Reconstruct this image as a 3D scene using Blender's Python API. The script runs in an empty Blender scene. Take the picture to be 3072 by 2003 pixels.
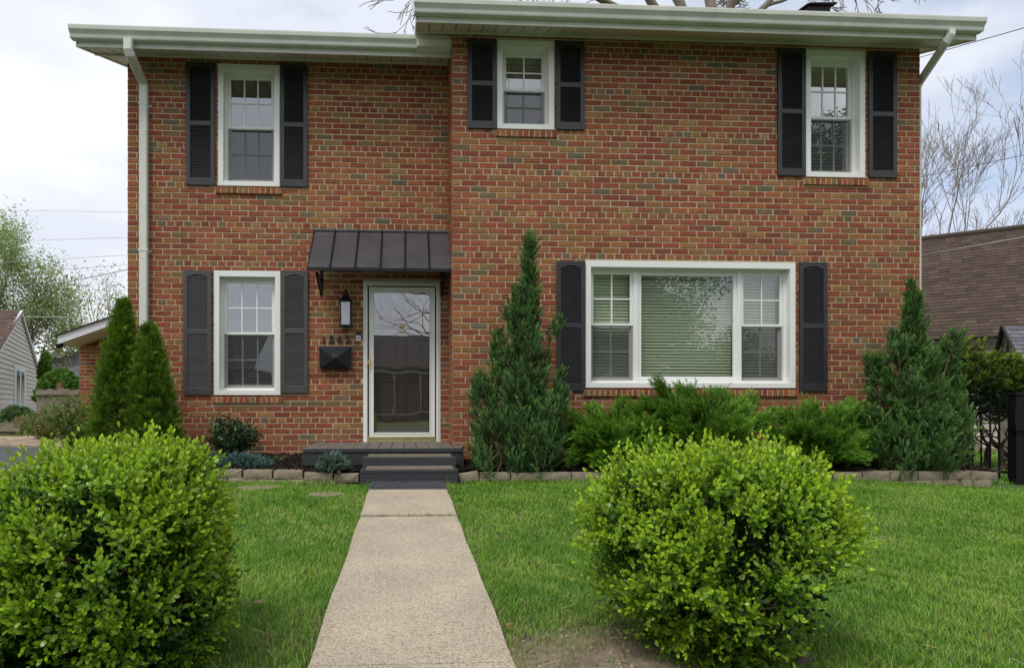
import bpy, math, random
import numpy as np
from mathutils import Vector, Matrix
R = math.radians
rng = np.random.default_rng(7)
random.seed(7)
SC = bpy.context.scene
COL = SC.collection

# ------------------------------------------------------------------ camera, sky, sun, exposure
EYE = 0.82; FPX = 2000.0; CX = 1332.0; HY = 1210.0; YAW = R(3.26)
cd = bpy.data.cameras.new('camera'); cam = bpy.data.objects.new('camera', cd); COL.objects.link(cam)
cam.location = (0, 0, EYE); cam.rotation_euler = (R(90), 0, -YAW)
cd.sensor_width = 36; cd.lens = 36 * FPX / 3072; cd.shift_x = (1536 - CX) / 3072; cd.shift_y = (HY - 1001.5) / 3072
cd.clip_start = 0.05; cd.clip_end = 2000
SC.camera = cam
SC.view_settings.view_transform = 'Standard'; SC.view_settings.look = 'None'
SC.view_settings.exposure = 0.62; SC.view_settings.gamma = 1.0

SUN_EL, SUN_AZ = R(58), R(215)          # azimuth measured clockwise from +Y (north)
w = bpy.data.worlds.new('World'); SC.world = w; w.use_nodes = True
nt = w.node_tree; nt.nodes.clear()
def N(t, kind, **kw):
    n = t.nodes.new(kind)
    for k, v in kw.items():
        if k in n.inputs: n.inputs[k].default_value = v
        else: setattr(n, k, v)
    return n
L = nt.links.new
out = N(nt, 'ShaderNodeOutputWorld'); bg = N(nt, 'ShaderNodeBackground', Strength=0.10)
sky = N(nt, 'ShaderNodeTexSky', sky_type='NISHITA'); sky.sun_disc = False
sky.sun_elevation = SUN_EL; sky.sun_rotation = SUN_AZ; sky.air_density = 1.0; sky.dust_density = 1.0
tc = N(nt, 'ShaderNodeTexCoord'); mp = N(nt, 'ShaderNodeMapping'); mp.inputs['Scale'].default_value = (1.0, 1.0, 2.6)
n1 = N(nt, 'ShaderNodeTexNoise', Scale=1.7, Detail=7.0, Roughness=0.55)
L(tc.outputs['Generated'], mp.inputs['Vector']); L(mp.outputs[0], n1.inputs['Vector'])
# more open blue towards the right of the house, thick white cloud elsewhere
sep = N(nt, 'ShaderNodeSeparateXYZ'); L(tc.outputs['Generated'], sep.inputs[0])
dotx = N(nt, 'ShaderNodeVectorMath', operation='DOT_PRODUCT'); L(tc.outputs['Generated'], dotx.inputs[0]); dotx.inputs[1].default_value = (0.70, 0.60, 0.35)
mr = N(nt, 'ShaderNodeMapRange'); mr.inputs['From Min'].default_value = 0.74; mr.inputs['From Max'].default_value = 1.0
mr.inputs['To Min'].default_value = 0.0; mr.inputs['To Max'].default_value = 0.26
L(dotx.outputs['Value'], mr.inputs['Value'])
sub = N(nt, 'ShaderNodeMath', operation='SUBTRACT'); L(n1.outputs[0], sub.inputs[0]); L(mr.outputs[0], sub.inputs[1])
cr = N(nt, 'ShaderNodeValToRGB'); cr.color_ramp.elements[0].position = 0.22; cr.color_ramp.elements[1].position = 0.44
L(sub.outputs[0], cr.inputs[0])
n2 = N(nt, 'ShaderNodeTexNoise', Scale=2.6, Detail=6.0, Roughness=0.5); L(mp.outputs[0], n2.inputs['Vector'])
cc = N(nt, 'ShaderNodeValToRGB'); cc.color_ramp.elements[0].position = 0.40; cc.color_ramp.elements[0].color = (5.3, 5.6, 6.3, 1)
cc.color_ramp.elements[1].position = 0.58; cc.color_ramp.elements[1].color = (6.6, 6.75, 6.95, 1)
L(n2.outputs[0], cc.inputs[0])
sm = N(nt, 'ShaderNodeMix', data_type='RGBA', blend_type='MIX')
sm.inputs[0].default_value = 0.35
L(sky.outputs[0], sm.inputs[6]); sm.inputs[7].default_value = (3.8, 4.7, 6.6, 1)
mx = N(nt, 'ShaderNodeMix', data_type='RGBA')
L(cr.outputs[0], mx.inputs[0]); L(sm.outputs[2], mx.inputs[6]); L(cc.outputs[0], mx.inputs[7])
L(mx.outputs[2], bg.inputs[0]); L(bg.outputs[0], out.inputs[0])

sd = bpy.data.lights.new('sun', 'SUN'); sd.energy = 1.5; sd.angle = R(22); sd.color = (1.0, 0.96, 0.9)
so = bpy.data.objects.new('sun', sd); COL.objects.link(so)
sdir = Vector((math.sin(SUN_AZ) * math.cos(SUN_EL), math.cos(SUN_AZ) * math.cos(SUN_EL), math.sin(SUN_EL)))
so.rotation_euler = sdir.to_track_quat('Z', 'Y').to_euler()

# ------------------------------------------------------------------ helpers
YL, YR = 8.45, 7.78                       # wall planes: recessed left part, projecting right wing
def S(px, py, Y):                         # photo pixel on the plane Y -> X, Z
    a = math.atan((px - CX) / FPX) + YAW
    X = Y * math.tan(a); dep = Y * math.cos(YAW) + X * math.sin(YAW)
    return X, EYE - (py - HY) / FPX * dep
def SX(px, Y): return S(px, HY, Y)[0]
def SZ(px, py, Y): return S(px, py, Y)[1]

def sstep(a, b, x):
    t = np.clip((np.asarray(x, float) - a) / (b - a), 0, 1); return t * t * (3 - 2 * t)
def ground_z(X, Y):
    X = np.asarray(X, float); Y = np.asarray(Y, float)
    z = -0.029 * np.clip(6.6 - Y, -0.2, 9.0)
    z = z + 0.22 * sstep(7.4, 11, Y) * (1 - sstep(2, 6, X)) + 0.25 * sstep(14, 26, Y) * (1 - sstep(2, 6, X))
    z = z - 0.13 * sstep(4.0, 7.0, X) * sstep(4, 7, Y) - 0.12 * sstep(9, 14, Y) * sstep(6, 9, X)
    return z

def M(name, col, rough=0.6, metal=0.0, bump=0.0, bscale=40.0, var=0.0, vscale=6.0, spec=0.5, attr=None, transl=0.0, coat=0.0):
    m = bpy.data.materials.new(name); m.use_nodes = True; t = m.node_tree; p = t.nodes['Principled BSDF']; lk = t.links.new
    p.inputs['Base Color'].default_value = (*col, 1); p.inputs['Roughness'].default_value = rough; p.inputs['Metallic'].default_value = metal
    p.inputs['Specular IOR Level'].default_value = spec; p.inputs['Coat Weight'].default_value = coat
    csock = None
    if attr:
        a = N(t, 'ShaderNodeVertexColor', layer_name=attr); csock = a.outputs[0]
    if var > 0:
        g = N(t, 'ShaderNodeNewGeometry'); nz = N(t, 'ShaderNodeTexNoise', Scale=vscale, Detail=5.0, Roughness=0.6); lk(g.outputs['Position'], nz.inputs['Vector'])
        r_ = N(t, 'ShaderNodeMapRange'); r_.inputs['From Min'].default_value = 0.25; r_.inputs['From Max'].default_value = 0.75
        r_.inputs['To Min'].default_value = 1 - var; r_.inputs['To Max'].default_value = 1 + var; lk(nz.outputs[0], r_.inputs['Value'])
        mm = N(t, 'ShaderNodeVectorMath', operation='SCALE')
        if csock: lk(csock, mm.inputs[0])
        else: mm.inputs[0].default_value = col
        lk(r_.outputs[0], mm.inputs['Scale']); csock = mm.outputs[0]
    if csock: lk(csock, p.inputs['Base Color'])
    if bump > 0:
        g2 = N(t, 'ShaderNodeNewGeometry'); nb = N(t, 'ShaderNodeTexNoise', Scale=bscale, Detail=6.0, Roughness=0.65); lk(g2.outputs['Position'], nb.inputs['Vector'])
        b = N(t, 'ShaderNodeBump', Strength=bump, Distance=0.01); lk(nb.outputs[0], b.inputs['Height']); lk(b.outputs[0], p.inputs['Normal'])
    if transl > 0:
        tr = N(t, 'ShaderNodeBsdfTranslucent'); mxs = N(t, 'ShaderNodeMixShader'); mxs.inputs[0].default_value = transl
        if csock: lk(csock, tr.inputs[0])
        else: tr.inputs[0].default_value = (*col, 1)
        lk(p.outputs[0], mxs.inputs[1]); lk(tr.outputs[0], mxs.inputs[2]); lk(mxs.outputs[0], t.nodes['Material Output'].inputs[0])
    return m

class MB:
    def __init__(s): s.v = []; s.f = []; s.c = []; s.mi = []; s.cur = (1, 1, 1); s.m = 0
    def vert(s, p): s.v.append(tuple(p)); s.c.append(s.cur); return len(s.v) - 1
    def face(s, idx): s.f.append(tuple(idx)); s.mi.append(s.m)
    def quad(s, a, b, c, d): s.face([s.vert(a), s.vert(b), s.vert(c), s.vert(d)])
    def poly(s, pts): s.face([s.vert(p) for p in pts])
    def hexa(s, P):      # P: 8 points, bottom ring 0-3, top ring 4-7
        b = [s.vert(p) for p in P]
        for q in ((3,2,1,0),(4,5,6,7),(0,1,5,4),(1,2,6,5),(2,3,7,6),(3,0,4,7)): s.face([b[i] for i in q])
    def box(s, x0, x1, y0, y1, z0, z1):
        s.hexa([(x0,y0,z0),(x1,y0,z0),(x1,y1,z0),(x0,y1,z0),(x0,y0,z1),(x1,y0,z1),(x1,y1,z1),(x0,y1,z1)])
    def obox(s, c, ax, ay, az):   # oriented box: centre and three half-extent vectors
        c = Vector(c); ax = Vector(ax); ay = Vector(ay); az = Vector(az)
        s.hexa([c-ax-ay-az, c+ax-ay-az, c+ax+ay-az, c-ax+ay-az, c-ax-ay+az, c+ax-ay+az, c+ax+ay+az, c-ax+ay+az])
    def tube(s, pts, rad, n=8, cap=True):
        pts = [Vector(p) for p in pts]; rings = []
        if not hasattr(rad, '__len__'): rad = [rad] * len(pts)
        ref = Vector((0.31, 0.17, 0.93)).normalized()
        for i, p in enumerate(pts):
            d = (pts[min(i+1, len(pts)-1)] - pts[max(i-1, 0)])
            d = d.normalized() if d.length > 1e-9 else Vector((0,0,1))
            rf = ref if abs(d.dot(ref)) < 0.95 else Vector((1,0,0))
            a = d.cross(rf).normalized(); b = d.cross(a)
            rings.append([s.vert(p + (a*math.cos(2*math.pi*k/n) + b*math.sin(2*math.pi*k/n)) * rad[i]) for k in range(n)])
        for i in range(len(rings)-1):
            for k in range(n):
                s.face([rings[i][k], rings[i][(k+1)%n], rings[i+1][(k+1)%n], rings[i+1][k]])
        if cap: s.face(rings[0][::-1]); s.face(rings[-1])
    def rtube(s, pts, hw, hd, xax=(1,0,0)):   # rectangular tube along pts, half width along xax
        pts = [Vector(p) for p in pts]; xa = Vector(xax); rings = []
        for i, p in enumerate(pts):
            d = (pts[min(i+1, len(pts)-1)] - pts[max(i-1, 0)]).normalized()
            b = d.cross(xa).normalized(); a = b.cross(d).normalized()
            q = min(hw, hd) * 0.3
            rings.append([s.vert(p + a*u + b*w_) for u, w_ in ((-hw+q,-hd),(hw-q,-hd),(hw,-hd+q),(hw,hd-q),(hw-q,hd),(-hw+q,hd),(-hw,hd-q),(-hw,-hd+q))])
        for i in range(len(rings)-1):
            for k in range(8): s.face([rings[i][k], rings[i][(k+1)%8], rings[i+1][(k+1)%8], rings[i+1][k]])
        s.face(rings[0][::-1]); s.face(rings[-1])
    def extr(s, prof, x0, x1, axis='x'):      # closed profile [(a,b)] extruded along an axis
        n = len(prof)
        if axis == 'x': mk = lambda t, a, b: (t, a, b)
        elif axis == 'y': mk = lambda t, a, b: (a, t, b)
        else: mk = lambda t, a, b: (a, b, t)
        A = [s.vert(mk(x0, *p)) for p in prof]; B = [s.vert(mk(x1, *p)) for p in prof]
        for k in range(n): s.face([A[k], A[(k+1)%n], B[(k+1)%n], B[k]])
        s.face(A[::-1]); s.face(B)
    def build(s, name, mats, parent=None, bevel=0.0, smooth=False, cols=False):
        me = bpy.data.meshes.new(name); me.from_pydata(s.v, [], s.f)
        if not isinstance(mats, (list, tuple)): mats = [mats]
        for m in mats: me.materials.append(m)
        if len(mats) > 1: me.polygons.foreach_set('material_index', s.mi)
        if cols:
            ca = me.color_attributes.new('Col', 'FLOAT_COLOR', 'POINT')
            arr = np.ones((len(s.v), 4), np.float32); arr[:, :3] = np.array(s.c, np.float32); ca.data.foreach_set('color', arr.ravel())
        import bmesh
        bm = bmesh.new(); bm.from_mesh(me); bmesh.ops.recalc_face_normals(bm, faces=bm.faces); bm.to_mesh(me); bm.free()
        if smooth:
            me.polygons.foreach_set('use_smooth', [True]*len(me.polygons))
        o = bpy.data.objects.new(name, me); COL.objects.link(o)
        if parent is not None: o.parent = parent; o.matrix_parent_inverse = Matrix.Translation(parent.location).inverted()
        if bevel > 0:
            b = o.modifiers.new('bevel', 'BEVEL'); b.width = bevel; b.segments = 2; b.limit_method = 'ANGLE'; b.angle_limit = R(40)
        return o

def empty(name, loc=(0,0,0)):
    o = bpy.data.objects.new(name, None); COL.objects.link(o); o.location = loc; o.empty_display_size = 0.2; return o
def tag(o, label=None, cat=None, group=None, kind=None):
    if label: o['label'] = label
    if cat: o['category'] = cat
    if group: o['group'] = group
    if kind: o['kind'] = kind
    return o

def np_mesh(name, V, faces_groups, C, mat, parent=None):
    """V (n,3); faces_groups list of int arrays (m,k); C (n,3)"""
    me = bpy.data.meshes.new(name); me.vertices.add(len(V)); me.vertices.foreach_set('co', V.astype(np.float32).ravel())
    tot = [np.full(len(f), f.shape[1]) for f in faces_groups if len(f)]
    lv = np.concatenate([f.ravel() for f in faces_groups if len(f)]).astype(np.int32); tot = np.concatenate(tot).astype(np.int32)
    st = np.concatenate([[0], np.cumsum(tot)[:-1]]).astype(np.int32)
    me.loops.add(len(lv)); me.loops.foreach_set('vertex_index', lv)
    me.polygons.add(len(tot)); me.polygons.foreach_set('loop_start', st); me.polygons.foreach_set('loop_total', tot)
    me.update(calc_edges=True)
    ca = me.color_attributes.new('Col', 'FLOAT_COLOR', 'POINT'); A = np.ones((len(V), 4), np.float32); A[:, :3] = C; ca.data.foreach_set('color', A.ravel())
    me.materials.append(mat)
    o = bpy.data.objects.new(name, me); COL.objects.link(o)
    if parent is not None: o.parent = parent; o.matrix_parent_inverse = Matrix.Translation(parent.location).inverted()
    return o

def norm(a): return a / np.maximum(np.linalg.norm(a, axis=-1, keepdims=True), 1e-9)
class Tpl:       # scatter template: verts, quads, tris, per-vertex blend weight
    def __init__(s): s.v = []; s.q = []; s.t = []; s.w = []
    def add(s, P, W, faces):
        b = len(s.v); s.v += [tuple(p) for p in P]; s.w += list(W)
        for f in faces: (s.q if len(f) == 4 else s.t).append([b+i for i in f])
    def done(s):
        s.v = np.array(s.v); s.w = np.array(s.w); s.q = np.array(s.q, int).reshape(-1, 4); s.t = np.array(s.t, int).reshape(-1, 3); return s
def scatter(name, tpls, pos, zdir, scale, colA, colB, mat, parent=None, roll=None, rg=rng, xref=None):
    n = len(pos); pos = np.asarray(pos, float); zdir = norm(np.asarray(zdir, float)); scale = np.broadcast_to(scale, (n,))
    colA = np.broadcast_to(colA, (n, 3)); colB = np.broadcast_to(colB, (n, 3))
    if xref is None:
        rv = norm(rg.normal(size=(n, 3)))
    else: rv = xref
    xa = norm(np.cross(rv, zdir)); ya = np.cross(zdir, xa)
    which = rg.integers(0, len(tpls), n); Vs, Cs, Qs, Ts = [], [], [], []; base = 0
    for k, t in enumerate(tpls):
        I = np.where(which == k)[0]
        if not len(I): continue
        P = pos[I][:, None, :] + scale[I][:, None, None] * (t.v[None, :, 0:1]*xa[I][:, None, :] + t.v[None, :, 1:2]*ya[I][:, None, :] + t.v[None, :, 2:3]*zdir[I][:, None, :])
        W = t.w[None, :, None]; C = colA[I][:, None, :]*(1-W) + colB[I][:, None, :]*W
        nv = len(t.v); off = base + np.arange(len(I))[:, None, None]*nv
        Vs.append(P.reshape(-1, 3)); Cs.append(C.reshape(-1, 3))
        if len(t.q): Qs.append((t.q[None] + off).reshape(-1, 4))
        if len(t.t): Ts.append((t.t[None] + off).reshape(-1, 3))
        base += nv*len(I)
    fg = []
    if Qs: fg.append(np.concatenate(Qs))
    if Ts: fg.append(np.concatenate(Ts))
    return np_mesh(name, np.concatenate(Vs), fg, np.concatenate(Cs), mat, parent)

def vnoise(P, scale, seed=0):      # cheap smooth noise in -1..1 from rotated sines
    r_ = np.random.default_rng(seed); s = np.zeros(len(P))
    for k in range(7):
        d = norm(r_.normal(size=(1, P.shape[1])))[0]; s += np.sin(P @ d * scale * r_.uniform(0.6, 1.9) + r_.uniform(0, 6.28))
    return s / 4.0

# ------------------------------------------------------------------ materials
def brick_mat():
    # colour per brick, mottling inside each brick, and broad faint weathering over the whole wall
    m = M('brick', (0.25, 0.1, 0.06), rough=0.85, attr='Col', spec=0.3)
    t = m.node_tree; p = t.nodes['Principled BSDF']; lk = t.links.new
    g = N(t, 'ShaderNodeNewGeometry'); mpn = N(t, 'ShaderNodeMapping'); mpn.inputs['Scale'].default_value = (1.0, 1.0, 2.2); lk(g.outputs['Position'], mpn.inputs['Vector'])
    nz = N(t, 'ShaderNodeTexNoise', Scale=26.0, Detail=8.0, Roughness=0.7); lk(mpn.outputs[0], nz.inputs['Vector'])
    mr_ = N(t, 'ShaderNodeMapRange'); mr_.inputs['From Min'].default_value = 0.3; mr_.inputs['From Max'].default_value = 0.7; mr_.inputs['To Min'].default_value = 0.62; mr_.inputs['To Max'].default_value = 1.38
    lk(nz.outputs[0], mr_.inputs['Value']); a = N(t, 'ShaderNodeVertexColor', layer_name='Col'); sc = N(t, 'ShaderNodeVectorMath', operation='SCALE')
    lk(a.outputs[0], sc.inputs[0]); lk(mr_.outputs[0], sc.inputs['Scale'])
    nw = N(t, 'ShaderNodeTexNoise', Scale=1.1, Detail=6.0, Roughness=0.6); lk(g.outputs['Position'], nw.inputs['Vector']); mw = N(t, 'ShaderNodeMapRange'); mw.inputs['From Min'].default_value = 0.3; mw.inputs['From Max'].default_value = 0.7; mw.inputs['To Min'].default_value = 0.88; mw.inputs['To Max'].default_value = 1.12; lk(nw.outputs[0], mw.inputs['Value'])
    s2 = N(t, 'ShaderNodeVectorMath', operation='SCALE'); lk(sc.outputs[0], s2.inputs[0]); lk(mw.outputs[0], s2.inputs['Scale'])
    ne = N(t, 'ShaderNodeTexNoise', Scale=60.0, Detail=2.0, Roughness=0.5); lk(g.outputs['Position'], ne.inputs['Vector']); me_ = N(t, 'ShaderNodeMapRange'); me_.inputs['From Min'].default_value = 0.70; me_.inputs['From Max'].default_value = 0.78; me_.inputs['To Max'].default_value = 0.55; lk(ne.outputs[0], me_.inputs['Value'])
    mxe = N(t, 'ShaderNodeMix', data_type='RGBA'); lk(me_.outputs[0], mxe.inputs[0]); lk(s2.outputs[0], mxe.inputs[6]); mxe.inputs[7].default_value = (0.5, 0.45, 0.38, 1); lk(mxe.outputs[2], p.inputs['Base Color'])
    wv = N(t, 'ShaderNodeTexNoise', Scale=38.0, Detail=7.0, Roughness=0.7, Distortion=1.4); lk(mpn.outputs[0], wv.inputs['Vector'])
    b = N(t, 'ShaderNodeBump', Strength=0.8, Distance=0.014); lk(wv.outputs[0], b.inputs['Height']); lk(b.outputs[0], p.inputs['Normal'])
    return m
m_brick = brick_mat()
m_mortar = M('mortar', (0.52, 0.42, 0.28), rough=0.95, bump=0.5, bscale=120, var=0.18, vscale=9, spec=0.2)
m_white = M('white_vinyl', (0.76, 0.77, 0.74), rough=0.38, var=0.03, vscale=3)
m_alu = M('white_aluminium', (0.60, 0.61, 0.55), rough=0.36, var=0.10, vscale=4.5, bump=0.06, bscale=6)
m_soffit = M('soffit_vinyl', (0.62, 0.585, 0.52), rough=0.55, var=0.05, vscale=3)
m_shut = M('shutter_black', (0.028, 0.028, 0.032), rough=0.42, bump=0.15, bscale=60, var=0.15, vscale=7)
m_shutf = M('shutter_faded', (0.060, 0.056, 0.060), rough=0.5, bump=0.15, bscale=60, var=0.2, vscale=7)
m_black = M('black_metal', (0.008, 0.009, 0.011), rough=0.34, spec=0.3, metal=0.0, bump=0.05, bscale=30)
m_awn = M('awning_metal', (0.062, 0.060, 0.064), rough=0.30, var=0.22, vscale=3.2, bump=0.05, bscale=5)
m_porch = M('porch_paint', (0.030, 0.033, 0.038), rough=0.55, bump=0.25, bscale=70, var=0.2, vscale=5)
m_deck = M('deck_worn_paint', (0.135, 0.118, 0.102), rough=0.7, bump=0.3, bscale=60, var=0.3, vscale=6)
m_brass = M('brass', (0.85, 0.66, 0.28), rough=0.42, metal=0.75)
m_thresh = M('brass_threshold', (0.42, 0.39, 0.20), rough=0.4, metal=0.6, var=0.2, vscale=9)
m_door = M('door_brown', (0.20, 0.155, 0.125), rough=0.4)
m_blind = M('blind_white', (0.70, 0.72, 0.66), rough=0.5)
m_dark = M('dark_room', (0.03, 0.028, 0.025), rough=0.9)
m_shingle_d = M('shingle_dark', (0.04, 0.037, 0.035), rough=0.9, bump=0.4, bscale=60, var=0.3, vscale=14)
m_mat = M('door_mat_fibre', (0.075, 0.073, 0.085), rough=0.9, bump=0.6, bscale=90, var=0.4, vscale=50)
m_tread = M('tread_mat_tan', (0.22, 0.185, 0.15), rough=0.9, bump=0.5, bscale=120, var=0.3, vscale=30)
m_block = M('edging_concrete', (0.245, 0.205, 0.15), rough=0.92, bump=0.6, bscale=55, var=0.25, vscale=12, spec=0.2)
m_mulch = M('mulch', (0.016, 0.011, 0.009), rough=0.9, bump=1.0, bscale=45, var=0.6, vscale=30, spec=0.3)
m_bark = M('bark', (0.13, 0.105, 0.08), rough=0.9, bump=0.5, bscale=40, var=0.35, vscale=6)
m_barkg = M('bark_grey', (0.20, 0.165, 0.13), rough=0.9, bump=0.4, bscale=20, var=0.3, vscale=4)
m_twig = M('twig_brown', (0.10, 0.065, 0.04), rough=0.85, var=0.3, vscale=10)
m_leafbox = M('boxwood_leaf', (0.1, 0.2, 0.03), rough=0.36, attr='Col', transl=0.30, spec=0.5)
m_con = M('conifer_leaf', (0.05, 0.1, 0.03), rough=0.6, attr='Col', transl=0.18, spec=0.25)
m_leaf = M('tree_leaf', (0.1, 0.2, 0.05), rough=0.5, attr='Col', transl=0.35, spec=0.3)
m_grass = M('grass_blade', (0.1, 0.2, 0.03), rough=0.5, attr='Col', transl=0.30, spec=0.3)
m_num = M('number_metal', (0.018, 0.015, 0.013), rough=0.4)
m_grille = M('grille_grey', (0.36, 0.38, 0.37), rough=0.5)
m_plas = M('white_plastic', (0.55, 0.56, 0.58), rough=0.3)
m_wire = M('wire', (0.04, 0.04, 0.045), rough=0.6)
m_wirel = M('wire_light', (0.45, 0.45, 0.46), rough=0.6)

def glass_mat(name, tint, fac, rough=0.0, wav=0.0):
    m = bpy.data.materials.new(name); m.use_nodes = True; t = m.node_tree; t.nodes.clear(); lk = t.links.new
    o = N(t, 'ShaderNodeOutputMaterial'); tr = N(t, 'ShaderNodeBsdfTransparent'); tr.inputs[0].default_value = (*tint, 1)
    gl = N(t, 'ShaderNodeBsdfGlossy', Roughness=rough); gl.inputs[0].default_value = (0.97, 0.98, 1, 1)
    fr = N(t, 'ShaderNodeLayerWeight', Blend=0.35); ad = N(t, 'ShaderNodeMath', operation='MULTIPLY_ADD'); ad.inputs[1].default_value = 0.5; ad.inputs[2].default_value = fac
    lk(fr.outputs['Fresnel'], ad.inputs[0]); mxs = N(t, 'ShaderNodeMixShader'); lk(ad.outputs[0], mxs.inputs[0]); lk(tr.outputs[0], mxs.inputs[1]); lk(gl.outputs[0], mxs.inputs[2]); lk(mxs.outputs[0], o.inputs[0])
    if wav > 0:
        g = N(t, 'ShaderNodeNewGeometry'); nz = N(t, 'ShaderNodeTexNoise', Scale=2.2, Detail=1.5); lk(g.outputs['Position'], nz.inputs['Vector'])
        b = N(t, 'ShaderNodeBump', Strength=wav, Distance=0.02); lk(nz.outputs[0], b.inputs['Height']); lk(b.outputs[0], gl.inputs['Normal'])
    return m
m_glass = glass_mat('window_glass', (0.70, 0.74, 0.67), 0.28, wav=0.03)
m_glassg = glass_mat('picture_glass', (0.86, 0.92, 0.80), 0.15, wav=0.04)
m_glassd = glass_mat('storm_door_glass', (0.80, 0.80, 0.80), 0.25, wav=0.06)
def screen_mat():
    m = bpy.data.materials.new('insect_screen'); m.use_nodes = True; t = m.node_tree; t.nodes.clear(); lk = t.links.new
    o = N(t, 'ShaderNodeOutputMaterial'); tr = N(t, 'ShaderNodeBsdfTransparent'); df = N(t, 'ShaderNodeBsdfDiffuse'); df.inputs[0].default_value = (0.075, 0.075, 0.08, 1)
    mxs = N(t, 'ShaderNodeMixShader'); mxs.inputs[0].default_value = 0.42; lk(tr.outputs[0], mxs.inputs[1]); lk(df.outputs[0], mxs.inputs[2]); lk(mxs.outputs[0], o.inputs[0]); return m
m_screen = screen_mat()
m_shing = M('roof_shingle', (0.1, 0.08, 0.07), rough=0.92, attr='Col', bump=0.5, bscale=70, var=0.12, vscale=30, spec=0.2)

# ------------------------------------------------------------------ setting: ground
def grid_sheet(name, xs, ys, zf, mat):
    X, Y = np.meshgrid(xs, ys); V = np.stack([X.ravel(), Y.ravel(), zf(X, Y).ravel()], 1); nx = len(xs)
    i = np.arange((len(ys)-1)*(len(xs)-1)); r_, c_ = i // (nx-1), i % (nx-1); a = r_*nx + c_
    q = np.stack([a, a+1, a+nx+1, a+nx], 1); return np_mesh(name, V, [q], np.ones((len(V), 3)), mat)
m_soil = bpy.data.materials.new('lawn_soil'); m_soil.use_nodes = True
def _soil():
    t = m_soil.node_tree; p = t.nodes['Principled BSDF']; lk = t.links.new; g = N(t, 'ShaderNodeNewGeometry')
    n = N(t, 'ShaderNodeTexNoise', Scale=3.0, Detail=8.0, Roughness=0.7); lk(g.outputs['Position'], n.inputs['Vector'])
    c = N(t, 'ShaderNodeValToRGB'); e = c.color_ramp.elements; e[0].position = 0.3; e[0].color = (0.035, 0.080, 0.010, 1); e[1].position = 0.7; e[1].color = (0.085, 0.13, 0.022, 1); lk(n.outputs[0], c.inputs[0])
    # bare trodden earth beside the near right bush
    sx = N(t, 'ShaderNodeVectorMath', operation='DISTANCE'); sx.inputs[1].default_value = (0.80, 2.25, -0.12); lk(g.outputs['Position'], sx.inputs[0])
    n2 = N(t, 'ShaderNodeTexNoise', Scale=9.0, Detail=6.0, Roughness=0.7); lk(g.outputs['Position'], n2.inputs['Vector'])
    ad = N(t, 'ShaderNodeMath', operation='MULTIPLY_ADD'); ad.inputs[1].default_value = 0.5; lk(n2.outputs[0], ad.inputs[0]); lk(sx.outputs['Value'], ad.inputs[2])
    mr_ = N(t, 'ShaderNodeMapRange'); mr_.inputs['From Min'].default_value = 0.62; mr_.inputs['From Max'].default_value = 0.95; lk(ad.outputs[0], mr_.inputs['Value'])
    c2 = N(t, 'ShaderNodeValToRGB'); e = c2.color_ramp.elements; e[0].position = 0.3; e[0].color = (0.12, 0.085, 0.055, 1); e[1].position = 0.72; e[1].color = (0.30, 0.24, 0.17, 1); lk(n2.outputs[0], c2.inputs[0])
    mx_ = N(t, 'ShaderNodeMix', data_type='RGBA'); lk(mr_.outputs[0], mx_.inputs[0]); lk(c2.outputs[0], mx_.inputs[6]); lk(c.outputs[0], mx_.inputs[7]); lk(mx_.outputs[2], p.inputs['Base Color'])
    p.inputs['Roughness'].default_value = 0.95; b = N(t, 'ShaderNodeBump', Strength=0.9, Distance=0.03); lk(n2.outputs[0], b.inputs['Height']); lk(b.outputs[0], p.inputs['Normal'])
_soil()
xs = np.unique(np.concatenate([np.linspace(-150, -12, 8), np.linspace(-12, 14, 105), np.linspace(14, 150, 8)]))
ys = np.unique(np.concatenate([np.linspace(-120, -2, 8), np.linspace(-2, 28, 121), np.linspace(28, 220, 8)]))
ground = grid_sheet('ground', xs, ys, lambda X, Y: ground_z(X, Y) - 0.012, m_soil); tag(ground, kind='structure')

m_agg = bpy.data.materials.new('exposed_aggregate'); m_agg.use_nodes = True
def _agg():
    t = m_agg.node_tree; p = t.nodes['Principled BSDF']; lk = t.links.new; g = N(t, 'ShaderNodeNewGeometry')
    v = N(t, 'ShaderNodeTexVoronoi', Scale=150.0); lk(g.outputs['Position'], v.inputs['Vector'])
    c = N(t, 'ShaderNodeValToRGB'); e = c.color_ramp.elements; e[0].position = 0.0; e[0].color = (0.27, 0.215, 0.155, 1); e[1].position = 1.0; e[1].color = (0.52, 0.45, 0.35, 1)
    x1 = e.new(0.35); x1.color = (0.40, 0.335, 0.25, 1); x2 = e.new(0.6); x2.color = (0.47, 0.40, 0.305, 1)
    sp = N(t, 'ShaderNodeSeparateColor'); lk(v.outputs['Color'], sp.inputs[0]); lk(sp.outputs[0], c.inputs[0])
    n = N(t, 'ShaderNodeTexNoise', Scale=2.5, Detail=6.0); lk(g.outputs['Position'], n.inputs['Vector'])
    mr_ = N(t, 'ShaderNodeMapRange'); mr_.inputs['From Min'].default_value = 0.3; mr_.inputs['From Max'].default_value = 0.7; mr_.inputs['To Min'].default_value = 0.86; mr_.inputs['To Max'].default_value = 1.1; lk(n.outputs[0], mr_.inputs['Value'])
    sc = N(t, 'ShaderNodeVectorMath', operation='SCALE'); lk(c.outputs[0], sc.inputs[0]); lk(mr_.outputs[0], sc.inputs['Scale']); lk(sc.outputs[0], p.inputs['Base Color'])
    p.inputs['Roughness'].default_value = 0.9; b = N(t, 'ShaderNodeBump', Strength=0.7, Distance=0.006); lk(v.outputs['Distance'], b.inputs['Height']); b.invert = True; lk(b.outputs[0], p.inputs['Normal'])
_agg()
walk = MB(); js = [6.68, 5.04, 3.70, 2.36, 1.02, -0.3]
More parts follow.
